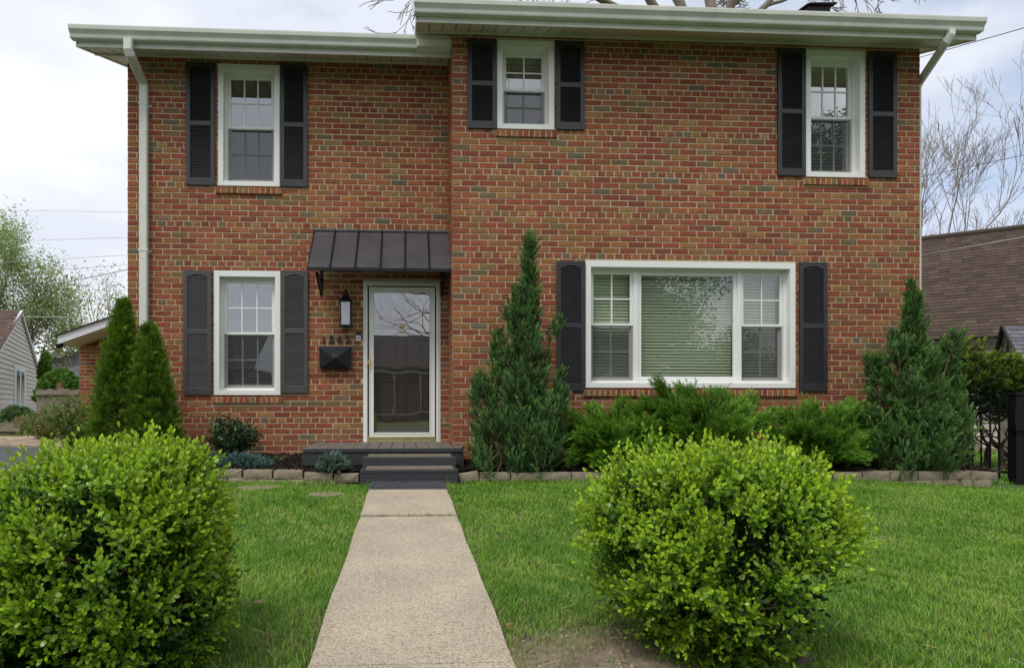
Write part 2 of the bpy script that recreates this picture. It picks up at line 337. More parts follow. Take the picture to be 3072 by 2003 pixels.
for k in range(len(js)-1):
    y1, y0 = js[k]-0.006, js[k+1]+0.006; n = 8
    dz = (0.004, -0.006, 0.0, 0.003, 0)[k]
    for i in range(n):
        a, b = y0+(y1-y0)*i/n, y0+(y1-y0)*(i+1)/n
        za, zb = float(ground_z(0, a))+0.022+dz, float(ground_z(0, b))+0.022+dz
        xa, xb = -0.345+0.004*math.sin(a*5+k), -0.345+0.004*math.sin(b*5+k); ya, yb = 0.385+0.003*math.sin(a*7), 0.385+0.003*math.sin(b*7)
        walk.hexa([(xa,a,za-0.1),(ya,a,za-0.1),(yb,b,zb-0.1),(xb,b,zb-0.1),(xa,a,za),(ya,a,za),(yb,b,zb),(xb,b,zb)])
walkway = walk.build('front_path', m_agg); tag(walkway, kind='structure')

# mulch bed between edging blocks and the wall
def bed_front(X):      # front line of the bed
    X = np.asarray(X, float); return 6.93 + 0.33*sstep(-1.0, -2.9, X) - 0.02*sstep(0.6, 3.0, X)
def mulch_z(X, Y):
    yw = np.where(np.asarray(X) < 0.541, YL, YR); f = bed_front(X)
    t = np.clip((Y-f)/(yw-f), 0, 1); z0 = 0.112 - 0.05*sstep(1.5, 6.5, X); z1 = 0.19 - 0.04*sstep(0.2, 1, X) - 0.03*sstep(3, 6.5, X)
    return z0 + (z1-z0)*t
mx_, my_ = np.linspace(-3.6, 6.6, 340), np.linspace(0, 1, 40)
X, T = np.meshgrid(mx_, my_); Yb = bed_front(X)+0.06; yw = np.where(X < 0.53, YL+0.03, YR+0.03); Y = Yb + (yw-Yb)*T
P2 = np.stack([X.ravel(), Y.ravel()], 1); Z = mulch_z(X, Y).ravel() + 0.010*vnoise(P2, 30, 3) + 0.006*vnoise(P2, 70, 5)
V = np.stack([X.ravel(), Y.ravel(), Z], 1); i = np.arange(39*339); r_, c_ = i//339, i % 339; a = r_*340+c_
mulch = np_mesh('mulch_bed', V, [np.stack([a, a+1, a+341, a+340], 1)], np.ones((len(V), 3)), m_mulch); tag(mulch, kind='structure')
chip = Tpl(); chip.add([(-0.18,0,-0.5),(0.2,0,-0.45),(0.16,0.05,0.5),(-0.2,0,0.42),(-0.1,0.16,-0.4),(0.12,0.17,0.4)], [0]*6, [(0,1,2,3),(0,3,5,4),(4,5,2,1)]); chip.done()
n = 9000; cx_ = rng.uniform(-3.5, 6.5, n); cf = bed_front(cx_)+0.08; cw = np.where(cx_ < 0.541, YL, YR)-0.02; cy_ = cf+(cw-cf)*rng.random(n)
pos = np.stack([cx_, cy_, mulch_z(cx_, cy_)+0.012], 1); zd = np.stack([rng.normal(size=n), rng.normal(size=n), rng.normal(size=n)*0.35], 1)
br = rng.uniform(0.6, 2.4, (n, 1)); m_chip = M('mulch_chip', (0.02, 0.014, 0.01), rough=0.9, attr='Col', spec=0.2)
ch = scatter('mulch_chips', [chip], pos, zd, rng.uniform(0.02, 0.055, n), np.array([[0.019, 0.0125, 0.009]])*br, np.array([[0.02, 0.013, 0.01]])*br, m_chip)
tag(ch, label='dark shredded bark chips covering the planting bed', cat='mulch', kind='stuff')

# driveway and paver patio on the far left
m_asph = M('asphalt', (0.07, 0.075, 0.08), rough=0.9, bump=0.4, bscale=90, var=0.15, vscale=5)
o = grid_sheet('driveway', np.linspace(-9.0, -4.2, 20), np.linspace(-2, 10.0, 50), lambda X, Y: ground_z(X, Y)+0.006, m_asph); tag(o, kind='structure')
m_pav = M('paver', (0.36, 0.27, 0.19), rough=0.9, bump=0.4, bscale=40, attr='Col')
pv = MB()
rr = random.Random(4)
for iy in range(14):
    for ix in range(16):
        x = -8.0+ix*0.25+(0.125 if iy % 2 else 0); y = 10.05+iy*0.17
        if ((x+5.9)/2.1)**2+((y-11.0)/1.0)**2 > 1: continue
        b_ = rr.uniform(0.8, 1.15); pv.cur = (0.36*b_, 0.28*b_, 0.20*b_); z = float(ground_z(x, y))
        pv.box(x, x+0.244, y, y+0.164, z-0.03, z+0.03+rr.uniform(-.003, .003))
o = pv.build('patio', m_pav, cols=True, bevel=0.004); tag(o, kind='structure')
o = grid_sheet('road', np.linspace(-60, 60, 30), np.linspace(-11, -4, 6), lambda X, Y: ground_z(X, Y)+0.004, m_asph); tag(o, kind='structure')

# ------------------------------------------------------------------ the brick house
house = empty('brick_house', (0.0, YR, 0.15))
tag(house, 'two-storey red and brown brick house with black shutters and white gutters', 'house')
COURSE = 0.0697; ZH = 3.54; SL = 0.209
PAL = [((0.265,0.072,0.038),31),((0.290,0.092,0.043),25),((0.300,0.122,0.048),18),((0.280,0.138,0.052),11),((0.225,0.064,0.040),7),((0.215,0.130,0.060),6),((0.175,0.125,0.070),3),((0.145,0.115,0.076),2),((0.31,0.170,0.065),4)]
PC = [p[0] for p in PAL]; PW = [p[1] for p in PAL]
def bcol():
    c = random.choices(PC, PW)[0]; k = random.uniform(0.86, 1.13); j = [random.uniform(0.95, 1.05) for _ in range(3)]
    return tuple(c[i]*k*j[i] for i in range(3))
def subtract(a, b, cuts):
    segs = [(a, b)]
    for c0, c1 in cuts:
        ns = []
        for s0, s1 in segs:
            if c1 <= s0 or c0 >= s1: ns.append((s0, s1)); continue
            if c0 > s0: ns.append((s0, c0))
            if c1 < s1: ns.append((c1, s1))
        segs = ns
    return segs
def wall(name, map_, u0, u1, z0, z1, openings, parent, start=0, thick=0.2, flip=False, header=True):
    """map_(u, depth, z)->xyz ; depth positive goes into the wall"""
    mb = MB(); mb.m = 1; mb.cur = (1,1,1)
    us = sorted({u0, u1} | {v for o_ in openings for v in o_[:2]}); zs = sorted({z0, z1} | {v for o_ in openings for v in o_[2:]})
    solid = lambda i, k: 0 <= i < len(us)-1 and 0 <= k < len(zs)-1 and not any(o_[0]-1e-6 <= us[i] and us[i+1] <= o_[1]+1e-6 and o_[2]-1e-6 <= zs[k] and zs[k+1] <= o_[3]+1e-6 for o_ in openings)
    for i in range(len(us)-1):
        for k in range(len(zs)-1):
            if not solid(i, k): continue
            a, b, c, d = us[i], us[i+1], zs[k], zs[k+1]
            mb.quad(map_(a,0,c), map_(b,0,c), map_(b,0,d), map_(a,0,d)); mb.quad(map_(a,thick,c), map_(a,thick,d), map_(b,thick,d), map_(b,thick,c))
            if not solid(i-1, k): mb.quad(map_(a,0,c), map_(a,0,d), map_(a,thick,d), map_(a,thick,c))
            if not solid(i+1, k): mb.quad(map_(b,0,c), map_(b,thick,c), map_(b,thick,d), map_(b,0,d))
            if not solid(i, k-1): mb.quad(map_(a,0,c), map_(a,thick,c), map_(b,thick,c), map_(b,0,c))
            if not solid(i, k+1): mb.quad(map_(a,0,d), map_(b,0,d), map_(b,thick,d), map_(a,thick,d))
    mb.m = 0; J = 0.0068
    m0 = int(math.floor((z0-ZH)/COURSE))-1; m1 = int(math.ceil((z1-ZH)/COURSE))+1
    def brick(a, b, c, d, edge=True):
        mb.cur = bcol(); dp = -0.0065+random.uniform(-0.002, 0.0015); q = 0.003; j = lambda: random.uniform(-0.0016, 0.0016)
        lip = dp+0.003
        A = [map_(a+j(),0.001,c+j()), map_(b+j(),0.001,c+j()), map_(b+j(),0.001,d+j()), map_(a+j(),0.001,d+j())]
        B = [map_(a+j(),lip,c+j()), map_(b+j(),lip,c+j()), map_(b+j(),lip,d+j()), map_(a+j(),lip,d+j())]
        Cc = [map_(a+q+j(),dp,c+q+j()), map_(b-q+j(),dp,c+q+j()), map_(b-q+j(),dp,d-q+j()), map_(a+q+j(),dp,d-q+j())]
        A = [mb.vert(p) for p in A]; B = [mb.vert(p) for p in B]; Cc = [mb.vert(p) for p in Cc]
        for k in range(4):
            l = (k+1) % 4; mb.face([A[k], A[l], B[l], B[k]]); mb.face([B[k], B[l], Cc[l], Cc[k]])
        mb.face(Cc)
    for m in range(m0, m1):
        zc = ZH+m*COURSE+random.uniform(-.001, .001); c, d = zc-COURSE/2+J, zc+COURSE/2-J
        if d < z0 or c > z1: continue
        c = max(c, z0+0.002); d = min(d, z1-0.002)
        if d-c < 0.012: continue
        hd = header and (m % 7 == 0)
        par = (m+start+(1 if (m % 14) >= 7 else 0)) % 2
        u = u0; first = True; 
        L_ = []
        while u < u1-0.01:
            if hd: st = 0.150 if first else SL/2
            else: st = (SL/2 if par else SL) if first else SL
            e = min(u+st, u1)
            if u1-e < 0.045: e = u1
            L_.append((u, e)); u = e; first = False
        L_ = [(a, b) for a, b in L_]; jt = [0.0]+[random.uniform(-.003, .003) for _ in L_[1:]]+[0.0]; L_ = [(a+jt[i], b+jt[i+1]) for i, (a, b) in enumerate(L_)]
        if flip: L_ = [(u0+u1-b_, u0+u1-a_) for a_, b_ in L_]
        for a, b in L_:
            a2 = a+(J if a > u0+1e-6 else 0.001); b2 = b-(J if b < u1-1e-6 else 0.001)
            cuts = [(o_[0]-0.004, o_[1]+0.004) for o_ in openings if o_[2]-0.004 < (c+d)/2 < o_[3]+0.004]
            for s0, s1 in subtract(a2, b2, cuts):
                if s1-s0 < 0.018: continue
                cc, dd = c, d
                for o_ in openings:
                    if o_[0] < s1-0.005 and o_[1] > s0+0.005:
                        if o_[3] > cc and o_[3] < dd: cc = o_[3]+0.003
                        if o_[2] > cc and o_[2] < dd: dd = o_[2]-0.003
                if dd-cc > 0.012: brick(s0, s1, cc, dd)
    return mb.build(name, [m_brick, m_mortar], parent, cols=True)

XC = S(1357, 700, YR)[0]; XR = S(2758.5, 700, YR)[0]; XLc = S(384, 700, YL)[0]
ZSL = SZ(406, 165.6, YL); ZSR = SZ(1357, 97.5, YR)       # wall tops under the soffits
def rect(px0, px1, py0, py1, Y):
    x0, z1_ = S(px0, py0, Y); x1, z0_ = S(px1, py1, Y); a = S(px0, py1, Y)[1]; b = S(px1, py0, Y)[1]
    return (x0, x1, (z0_+a)/2, (z1_+b)/2)
W1 = rect(654, 840, 194, 559.5, YL); W2 = rect(642, 842, 812, 1185.4, YL)
W3 = rect(1490, 1663, 122.7, 389, YR); W4 = rect(2415.7, 2595, 152, 533, YR); W5 = rect(1755.7, 2386, 785, 1164, YR)
DR = rect(1090, 1321.4, 845, 1326, YL)
def sillr(W, h=0.098): return (W[0]-0.03, W[1]+0.03, W[2]-h, W[2])
BZ = 0.02
wall('wall', lambda u, d, z: (u, YL+d, z), XLc, XC, BZ, ZSL+0.05, [W1, W2, DR, sillr(W1), sillr(W2)], house, start=0)
wall('wall', lambda u, d, z: (u, YR+d, z), XC, XR, BZ, ZSR+0.05, [W3, W4, W5, sillr(W3), sillr(W4), sillr(W5)], house, start=0)
wall('wall', lambda u, d, z: (XC+d, u, z), YR+0.001, YL, BZ, ZSR+0.05, [], house, start=1)
wall('wall', lambda u, d, z: (XR-d, u, z), YR+0.001, YR+7.0, BZ, ZSR+0.05, [], house, start=1)
wall('wall', lambda u, d, z: (XLc+d, u, z), YL+0.001, YL+6.3, BZ, ZSL+0.05, [], house, start=1)
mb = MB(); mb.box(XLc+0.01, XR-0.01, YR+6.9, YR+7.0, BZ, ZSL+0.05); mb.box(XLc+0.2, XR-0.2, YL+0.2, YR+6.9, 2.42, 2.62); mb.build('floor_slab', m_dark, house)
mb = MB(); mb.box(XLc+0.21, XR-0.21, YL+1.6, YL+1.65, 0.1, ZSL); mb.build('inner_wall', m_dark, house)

# rowlock brick sills
for W, Y in ((W1, YL), (W2, YL), (W3, YR), (W4, YR), (W5, YR)):
    mb = MB(); x0, x1, z0, z1 = sillr(W); mb.m = 1; mb.box(x0+0.004, x1-0.004, Y-0.028, Y+0.08, z0+0.004, z1-0.022); mb.m = 0
    n = max(4, round((x1-x0)/0.0665)); wv = (x1-x0)/n
    for k in range(n):
        mb.cur = bcol(); a = x0+k*wv+0.0062; b = a+wv-0.0124; j = random.uniform(-.003, .003)
        mb.hexa([(a,Y-0.034+j,z0),(b,Y-0.034+j,z0),(b,Y+0.07,z0),(a,Y+0.07,z0),(a,Y-0.034+j,z1-0.02),(b,Y-0.034+j,z1-0.02),(b,Y+0.07,z1-0.003),(a,Y+0.07,z1-0.003)])
    mb.build('brick_sill', [m_brick, m_mortar], house, cols=True, bevel=0.003)

# windows
def ring(mb, x0, x1, z0, z1, wl, wr, wb, wt, y0, y1):
    mb.box(x0, x0+wl, y0, y1, z0, z1); mb.box(x1-wr, x1, y0, y1, z0, z1)
    mb.box(x0+wl, x1-wr, y0+0.0015, y1, z0, z0+wb); mb.box(x0+wl, x1-wr, y0+0.0015, y1, z1-wt, z1)
def blinds(win, x0, x1, z0, z1, y, pitch=0.040, tilt=0.55, seed=0, hl=0.024):
    mb = MB(); r2 = random.Random(seed); z = z1-0.05; mb.box(x0, x1, y-0.02, y+0.02, z1-0.045, z1)
    while z > z0+0.02:
        t = tilt+r2.uniform(-.06, .06); dz = r2.uniform(-.002, .002)
        cy, sy_ = math.cos(t)*hl, math.sin(t)*hl
        mb.obox(((x0+x1)/2, y, z+dz), ((x1-x0)/2-0.004, 0, 0.0015*r2.uniform(-1, 1)), (0, cy, sy_), (0, -0.0012, 0.001)); z -= pitch
    mb.box(x0+0.003, x1-0.003, y-0.018, y+0.018, z0, z0+0.018)
    for k in (0.18, 0.82): mb.box(x0+(x1-x0)*k-0.001, x0+(x1-x0)*k+0.001, y-0.026, y-0.025, z0, z1)
    mb.build('blind', m_blind, win)
def muntins(win, x0, x1, z0, z1, y, nc, nr, name='grille', mat=None):
    mb = MB(); g = 0.0085
    for k in range(1, nc): x = x0+(x1-x0)*k/nc; mb.box(x-g, x+g, y, y+0.006, z0, z1)
    for k in range(1, nr): z = z0+(z1-z0)*k/nr; mb.box(x0, x1, y+0.001, y+0.005, z-g, z+g)
    mb.build(name, mat or m_white, win)
def double_hung(win, x0, x1, z0, z1, Y, zr, nc, nr, glass, seed):
    """two sashes between x0..x1, z0..z1 ; Y = outer face of the upper sash ; zr = meeting rail"""
    s = 0.036
    mb = MB(); ring(mb, x0, x1, zr-0.014, z1, s, s, 0.030, s, Y, Y+0.03); mb.build('upper_sash', m_white, win, bevel=0.003)
    mb = MB(); ring(mb, x0, x1, z0, zr+0.012, s, s, s+0.006, 0.028, Y+0.034, Y+0.064); mb.build('lower_sash', m_white, win, bevel=0.003)
    mb = MB(); mb.quad((x0+s-.004,Y+0.012,zr), (x1-s+.004,Y+0.012,zr), (x1-s+.004,Y+0.012,z1-s+.004), (x0+s-.004,Y+0.012,z1-s+.004)); mb.build('glass', glass, win)
    mb = MB(); mb.quad((x0+s-.004,Y+0.046,z0+s), (x1-s+.004,Y+0.046,z0+s), (x1-s+.004,Y+0.046,zr+0.002), (x0+s-.004,Y+0.046,zr+0.002)); mb.build('glass', glass, win)
    muntins(win, x0+s, x1-s, zr+0.014, z1-s, Y+0.003, nc, nr); muntins(win, x0+s, x1-s, z0+s+0.006, zr-0.014, Y+0.036, nc, nr, mat=m_grille)
    mb = MB(); g = 0.012
    mb.quad((x0+g,Y+0.014,z0+g), (x1-g,Y+0.014,z0+g), (x1-g,Y+0.014,zr-0.016), (x0+g,Y+0.014,zr-0.016)); mb.build('insect_screen', m_screen, win)
    mb = MB(); ring(mb, x0+0.002, x1-0.002, z0+0.002, zr-0.015, 0.014, 0.014, 0.014, 0.010, Y+0.009, Y+0.021); mb.build('screen_frame', M_scr, win)
M_scr = M('screen_frame_grey', (0.35, 0.35, 0.34), rough=0.5)
def casing(win, W, Y):
    x0, x1, z0, z1 = W; mb = MB(); ring(mb, x0+0.002, x1-0.002, z0+0.002, z1-0.002, 0.066, 0.066, 0.062, 0.074, Y-0.010, Y+0.16)
    ring(mb, x0+0.060, x1-0.060, z0+0.056, z1-0.068, 0.034, 0.034, 0.036, 0.036, Y+0.090, Y+0.19)
    mb.build('frame', m_white, win, bevel=0.004)
def window(W, Y, zr, nc, nr, label=None, seed=0, blind=None):
    x0, x1, z0, z1 = W; win = empty('window', ((x0+x1)/2, Y, z0)); win.parent = house; win.matrix_parent_inverse = Matrix.Translation(house.location).inverted()
    casing(win, W, Y); i = 0.094
    double_hung(win, x0+i, x1-i, z0+i-0.002, z1-i-0.010, Y+0.112, zr, nc, nr, m_glass, seed)
    if blind: blinds(win, x0+0.10, x1-0.10, blind[0] if blind[0] else z0+0.1, z1-0.1, Y+0.235, tilt=blind[1], seed=seed)
    if label: win['label'] = label
    return win
window(W1, YL, SZ(750, 384, YL+0.11), 3, 2, 'upstairs left white double-hung window with six-pane sashes', 1)
mb = MB()
window(W2, YL, SZ(750, 1000, YL+0.11), 3, 2, 'ground-floor left white double-hung window reflecting trees', 2, (None, 0.42))
window(W3, YR, SZ(1575, 270.6, YR+0.11), 2, 2, 'small upstairs white window with four-pane sashes', 3, (None, 0.75))
window(W4, YR, SZ(2490, 354, YR+0.11), 3, 2, 'upstairs right white window with blinds half drawn', 4, (None, 0.6))
# white curtain panel behind the upstairs left window
# picture window: two double hung flankers and a fixed centre light
x0, x1, z0, z1 = W5; win = empty('picture_window', ((x0+x1)/2, YR, z0)); win.parent = house; win.matrix_parent_inverse = Matrix.Translation(house.location).inverted()
win['label'] = 'wide white picture window with closed blinds between two double-hung sides'
casing(win, W5, YR); Ys = YR+0.112
a0, a1 = x0+0.094, SX(1899, Ys); b0, b1 = SX(1913, Ys), SX(2211, Ys); c0, c1 = SX(2222, Ys), x1-0.094
zb, zt = z0+0.094, z1-0.104
zr = SZ(1830, 973, Ys)
double_hung(win, a0, a1, zb, zt, Ys, zr, 2, 2, m_glassg, 5); double_hung(win, c0, c1, zb, zt, Ys, zr, 2, 2, m_glassg, 6)
for (ma, mc) in ((a1, b0), (b1, c0)): mb = MB(); mb.box(ma, mc, YR+0.092, YR+0.19, zb-0.002, zt+0.002); mb.build('mullion', m_white, win, bevel=0.003)
mb = MB(); ring(mb, b0, b1, zb, zt, 0.045, 0.045, 0.05, 0.045, Ys, Ys+0.04); mb.build('centre_sash', m_white, win, bevel=0.003)
mb = MB(); mb.quad((b0+0.04,Ys+0.02,zb+0.04), (b1-0.04,Ys+0.02,zb+0.04), (b1-0.04,Ys+0.02,zt-0.04), (b0+0.04,Ys+0.02,zt-0.04)); mb.build('glass', m_glassg, win)
blinds(win, a0+0.02, a1-0.01, zb, zt, YR+0.235, tilt=1.1, seed=11, pitch=0.038, hl=0.0185); blinds(win, b0+0.01, b1-0.01, zb, zt, YR+0.235, tilt=1.15, seed=12, pitch=0.038, hl=0.0185); blinds(win, c0+0.01, c1-0.02, zb, zt, YR+0.235, tilt=1.1, seed=13, pitch=0.038, hl=0.0185)

# shutters
def shutter(px0, px1, py0, py1, Y, mat, label=None):
    x0, x1, z0, z1 = rect(px0, px1, py0, py1, Y-0.015); Yf = Y-0.034; Yb = Y-0.009; st = 0.050
    mb = MB(); H = z1-z0; zm = z0+H*0.505; tr = 0.062; br_ = 0.085; mh = 0.028
    mb.box(x0, x0+st, Yf, Yb, z0, z1); mb.box(x1-st, x1, Yf, Yb, z0, z1)
    mb.box(x0+st, x1-st, Yf+0.0015, Yb, z0, z0+br_); mb.box(x0+st, x1-st, Yf+0.0015, Yb, zm-mh, zm+mh)
    # arched top rail
    n = 10; xa, xb = x0+st, x1-st; prof = [(xa, z1)]; zt_ = z1-tr
    for k in range(n+1):
        u = k/n; prof.append((xa+(xb-xa)*u, zt_-0.018+0.030*math.sin(math.pi*u)**1.3))
    prof.append((xb, z1)); 
    A = [mb.vert((p[0], Yf+0.0015, p[1])) for p in prof]; B = [mb.vert((p[0], Yb, p[1])) for p in prof]
    for k in range(1, n+1):   # strip faces
        pass
    m_ = len(prof)
    for k in range(n):
        p, q = prof[1+k], prof[2+k]; mb.hexa([(p[0],Yf+0.0015,p[1]),(q[0],Yf+0.0015,q[1]),(q[0],Yb,q[1]),(p[0],Yb,p[1]),(p[0],Yf+0.0015,z1),(q[0],Yf+0.0015,z1),(q[0],Yb,z1),(p[0],Yb,z1)])
    mb.box(x0+st-0.003, x1-st+0.003, Yb-0.003, Yb, z0+0.01, z1-0.01)
    for a, b in ((z0+br_, zm-mh), (zm+mh, zt_)):
        k = max(3, round((b-a)/0.0265)); pz = (b-a)/k
        for i in range(k+(1 if b == zt_ else 0)):
            zc = a+(i+0.5)*pz
            if zc > z1-tr+0.005: continue
            mb.obox(((x0+x1)/2, (Yf+Yb)/2+0.001, zc), ((xb-xa)/2+0.002, 0, 0), (0, 0.0095, 0.0098), (0, -0.0016, 0.0016))
    for sx_ in (x0+0.018, x1-0.018):
        for zz in (z0+0.022, zm, z1-0.02): mb.tube([(sx_, Yf-0.003, zz), (sx_, Yf+0.002, zz)], 0.006, 8)
    mb.v = mb.v; o = mb.build('shutter', mat, house, bevel=0.0025)
    if label: o['label'] = label
shutter(559, 645, 189.5, 556, YL, m_shut); shutter(841.5, 922.5, 194, 561, YL, m_shut)
shutter(550.5, 635, 811.6, 1182.5, YL, m_shutf, 'faded grey-black shutter left of the ground-floor window'); shutter(843.5, 924, 812, 1178.5, YL, m_shutf)
shutter(1403, 1489.5, 119.5, 386.5, YR, m_shut); shutter(1668, 1753, 126, 390, YR, m_shut)
shutter(2332, 2415.5, 147, 528, YR, m_shut); shutter(2604, 2689, 158, 533.6, YR, m_shut)
shutter(1669.6, 1754.5, 784, 1173, YR, m_shut); shutter(2396, 2480, 787, 1173, YR, m_shut)

# eaves: soffit follows the roof pitch
PITCH = 0.335; OH = 0.46
def gutter_prof(yf, zb):      # K profile, opening up; yf = fascia face, zb = bottom
    p = [(yf, zb+0.10), (yf, zb), (yf-0.075, zb), (yf-0.082, zb+0.012), (yf-0.086, zb+0.045), (yf-0.100, zb+0.062), (yf-0.122, zb+0.085), (yf-0.127, zb+0.118), (yf-0.127, zb+0.132), (yf-0.118, zb+0.132), (yf-0.118, zb+0.120), (yf-0.100, zb+0.078), (yf-0.078, zb+0.058), (yf-0.070, zb+0.008), (yf-0.010, zb+0.008), (yf-0.010, zb+0.10)]
    return p
def eave(xa, xb, Yw, zw, rake_l, rake_r, gl, gr):
    yf = Yw-OH; zf = zw-PITCH*OH
    mb = MB(); pitchx = 0.152; x = xa; k = 0
    while x < xb-0.01:
        e = min(x+pitchx, xb); dz = 0.0
        ps = lambda x_, y_, o_: (x_, y_, zf+(y_-yf)*PITCH+o_)
        mb.hexa([ps(x,yf,0.004), ps(e-0.013,yf,0.0), ps(e-0.013,Yw-0.03,0.0), ps(x,Yw-0.03,0.004), ps(x,yf,0.02), ps(e-0.006,yf,0.02), ps(e-0.006,Yw-0.03,0.02), ps(x,Yw-0.03,0.02)]); x = e
    mb.box(xa, xb, Yw-0.03, Yw-0.008, zw-0.028, zw+0.0)      # trim against the brick
    for (ra, rb) in ((xa, rake_l), (rake_r, xb)):
        if ra is None or rb is None: continue
        y = Yw-0.03; 
        while y < Yw+6.6:
            e = y+0.152; mb.hexa([(ra, y, zf+(y-yf)*PITCH+0.004), (rb, y, zf+(y-yf)*PITCH+0.004), (rb, e-.006, zf+(e-yf)*PITCH), (ra, e-.006, zf+(e-yf)*PITCH), (ra, y, zf+(y-yf)*PITCH+0.02), (rb, y, zf+(y-yf)*PITCH+0.02), (rb, e-.006, zf+(e-yf)*PITCH+0.02), (ra, e-.006, zf+(e-yf)*PITCH+0.02)]); y = e
            if y > Yw+3.4: break
    mb.build('soffit', m_soffit, house)
    mb = MB(); mb.box(xa, xb, yf-0.012, yf, zf-0.012, zf+0.16); mb.box(xa, xb, yf-0.020, yf-0.012, zf-0.012, zf+0.004)
    for rx in ([xa] if rake_l is not None else []) + ([xb] if rake_r is not None else []):
        s = 0.012
        mb.hexa([(rx-s, yf-0.012, zf-0.014), (rx+s, yf-0.012, zf-0.014), (rx+s, Yw+3.5, zf-0.014+(Yw+3.5-yf)*PITCH), (rx-s, Yw+3.5, zf-0.014+(Yw+3.5-yf)*PITCH), (rx-s, yf-0.012, zf+0.13), (rx+s, yf-0.012, zf+0.13), (rx+s, Yw+3.5, zf+0.13+(Yw+3.5-yf)*PITCH), (rx-s, Yw+3.5, zf+0.13+(Yw+3.5-yf)*PITCH)])
    mb.build('fascia', m_alu, house, bevel=0.002)
    mb = MB(); mb.extr(gutter_prof(yf-0.014, zf+0.052), gl, gr, 'x')
    for gx in (gl, gr):     # end caps
        pr = [p for p in gutter_prof(yf-0.014, zf+0.052)[:9]] + [(yf-0.014, zf+0.184)]
        mb.extr(pr, gx-0.0015, gx+0.0015, 'x')
    mb.build('gutter', m_alu, house)
    # roof deck
    mb = MB(); yr = Yw+3.4; z_ = lambda y: zf+0.145+(y-yf)*PITCH
    mb.cur = (0.045, 0.04, 0.038)
    mb.hexa([(xa,yf-0.03,z_(yf)-0.02),(xb,yf-0.03,z_(yf)-0.02),(xb,yr,z_(yr)-0.02),(xa,yr,z_(yr)-0.02),(xa,yf-0.03,z_(yf)),(xb,yf-0.03,z_(yf)),(xb,yr,z_(yr)),(xa,yr,z_(yr))])
    zz = z_(yr); yb_ = yr+3.8
    mb.hexa([(xa,yr,zz-0.02),(xb,yr,zz-0.02),(xb,yb_,zz-3.8*PITCH-0.02),(xa,yb_,zz-3.8*PITCH-0.02),(xa,yr,zz),(xb,yr,zz),(xb,yb_,zz-3.8*PITCH),(xa,yb_,zz-3.8*PITCH)])
    mb.build('roof', m_shing, house, cols=True)
    return yf, zf
xla = SX(232, YL-OH); xra = SX(1250, YR-OH); xrb = SX(2924, YR-OH)
yfl, zfl = eave(xla, XC-0.005, YL, ZSL, XLc, None, SX(203.5, YL-OH-0.14), XC-0.006)
yfr, zfr = eave(xra, xrb, YR, ZSR, XC, XR, SX(1243.5, YR-OH-0.14), SX(2962, YR-OH-0.14))
mb = MB(); mb.box(xra+0.012, XC-0.004, yfl-0.150, yfl+0.03, zfl+0.050, zfr+0.10)
mb.build('eave_return', m_white, house, bevel=0.002)
# gable infill above walls at both ends
for x_, Yw, zw in ((XLc+0.05, YL, ZSL), (XR-0.05, YR, ZSR), (XC+0.05, YR, ZSR)):
    mb = MB()
    mb.hexa([(x_-.04,Yw+0.02,zw),(x_+.04,Yw+0.02,zw),(x_+.04,Yw+6.7,zw),(x_-.04,Yw+6.7,zw),(x_-.04,Yw+0.02,zw+.01),(x_+.04,Yw+0.02,zw+.01),(x_+.04,Yw+3.3,zw+3.3*PITCH),(x_-.04,Yw+3.3,zw+3.3*PITCH)]); mb.build('gable', m_soffit, house)

# downspouts
mb = MB(); xd, _ = S(387, 130, yfl-0.07); xw = SX(432, YL-0.05)
zt = zfl+0.052; zbd = SZ(436, 253, YL-0.05); zt2 = SZ(388, 156, yfl-0.06)
mb.rtube([(xd, yfl-0.085, zt+0.004), (xd, yfl-0.085, zt2+0.01), (xd+0.012, yfl-0.075, zt2-0.03), (xw-0.015, YL-0.062, zbd+0.03), (xw, YL-0.052, zbd-0.03), (xw, YL-0.052, 0.2)], 0.049, 0.036)
for zz in (zbd-0.25, 2.7, 1.3): mb.box(xw-0.056, xw+0.056, YL-0.092, YL-0.09, zz-0.012, zz+0.012); mb.box(xw-0.075, xw+0.075, YL-0.012, YL-0.008, zz-0.012, zz+0.012)
mb.build('downspout', m_alu, house)
mb = MB(); xd = SX(2852, yfr-0.08); zt = zfr+0.052; xs_ = XR+0.072; ze = SZ(2750, 243, YR+0.02)
mb.rtube([(xd, yfr-0.08, zt+0.004), (xd, yfr-0.08, zt-0.05), (xd-0.02, yfr-0.06, zt-0.10), (xs_+0.02, YR+0.10, ze+0.04), (xs_, YR+0.13, ze-0.04), (xs_, YR+0.13, 0.15)], 0.040, 0.034, xax=(0,1,0))
mb.build('downspout', m_alu, house)
# roof vent
vx0, vx1 = SX(2402, 8.4), SX(2478, 8.4); zv = SZ(2440, 44, 8.4); mb = MB()
mb.hexa([(vx0+.02,8.25,zv-0.2),(vx1-.04,8.25,zv-0.2),(vx1-.04,8.6,zv-0.1),(vx0+.02,8.6,zv-0.1),(vx0+.02,8.25,zv+0.02),(vx1-.04,8.25,zv+0.02),(vx1-.04,8.6,zv+0.09),(vx0+.02,8.6,zv+0.09)])
mb.hexa([(vx0-.03,8.2,zv+0.02),(vx1+.02,8.2,zv+0.03),(vx1+.02,8.66,zv+0.10),(vx0-.03,8.66,zv+0.10),(vx0+.02,8.2,zv+0.035),(vx1+.02,8.2,zv+0.05),(vx1+.02,8.66,zv+0.125),(vx0+.0,8.66,zv+0.125)])
mb.build('roof_vent', m_shingle_d, house)

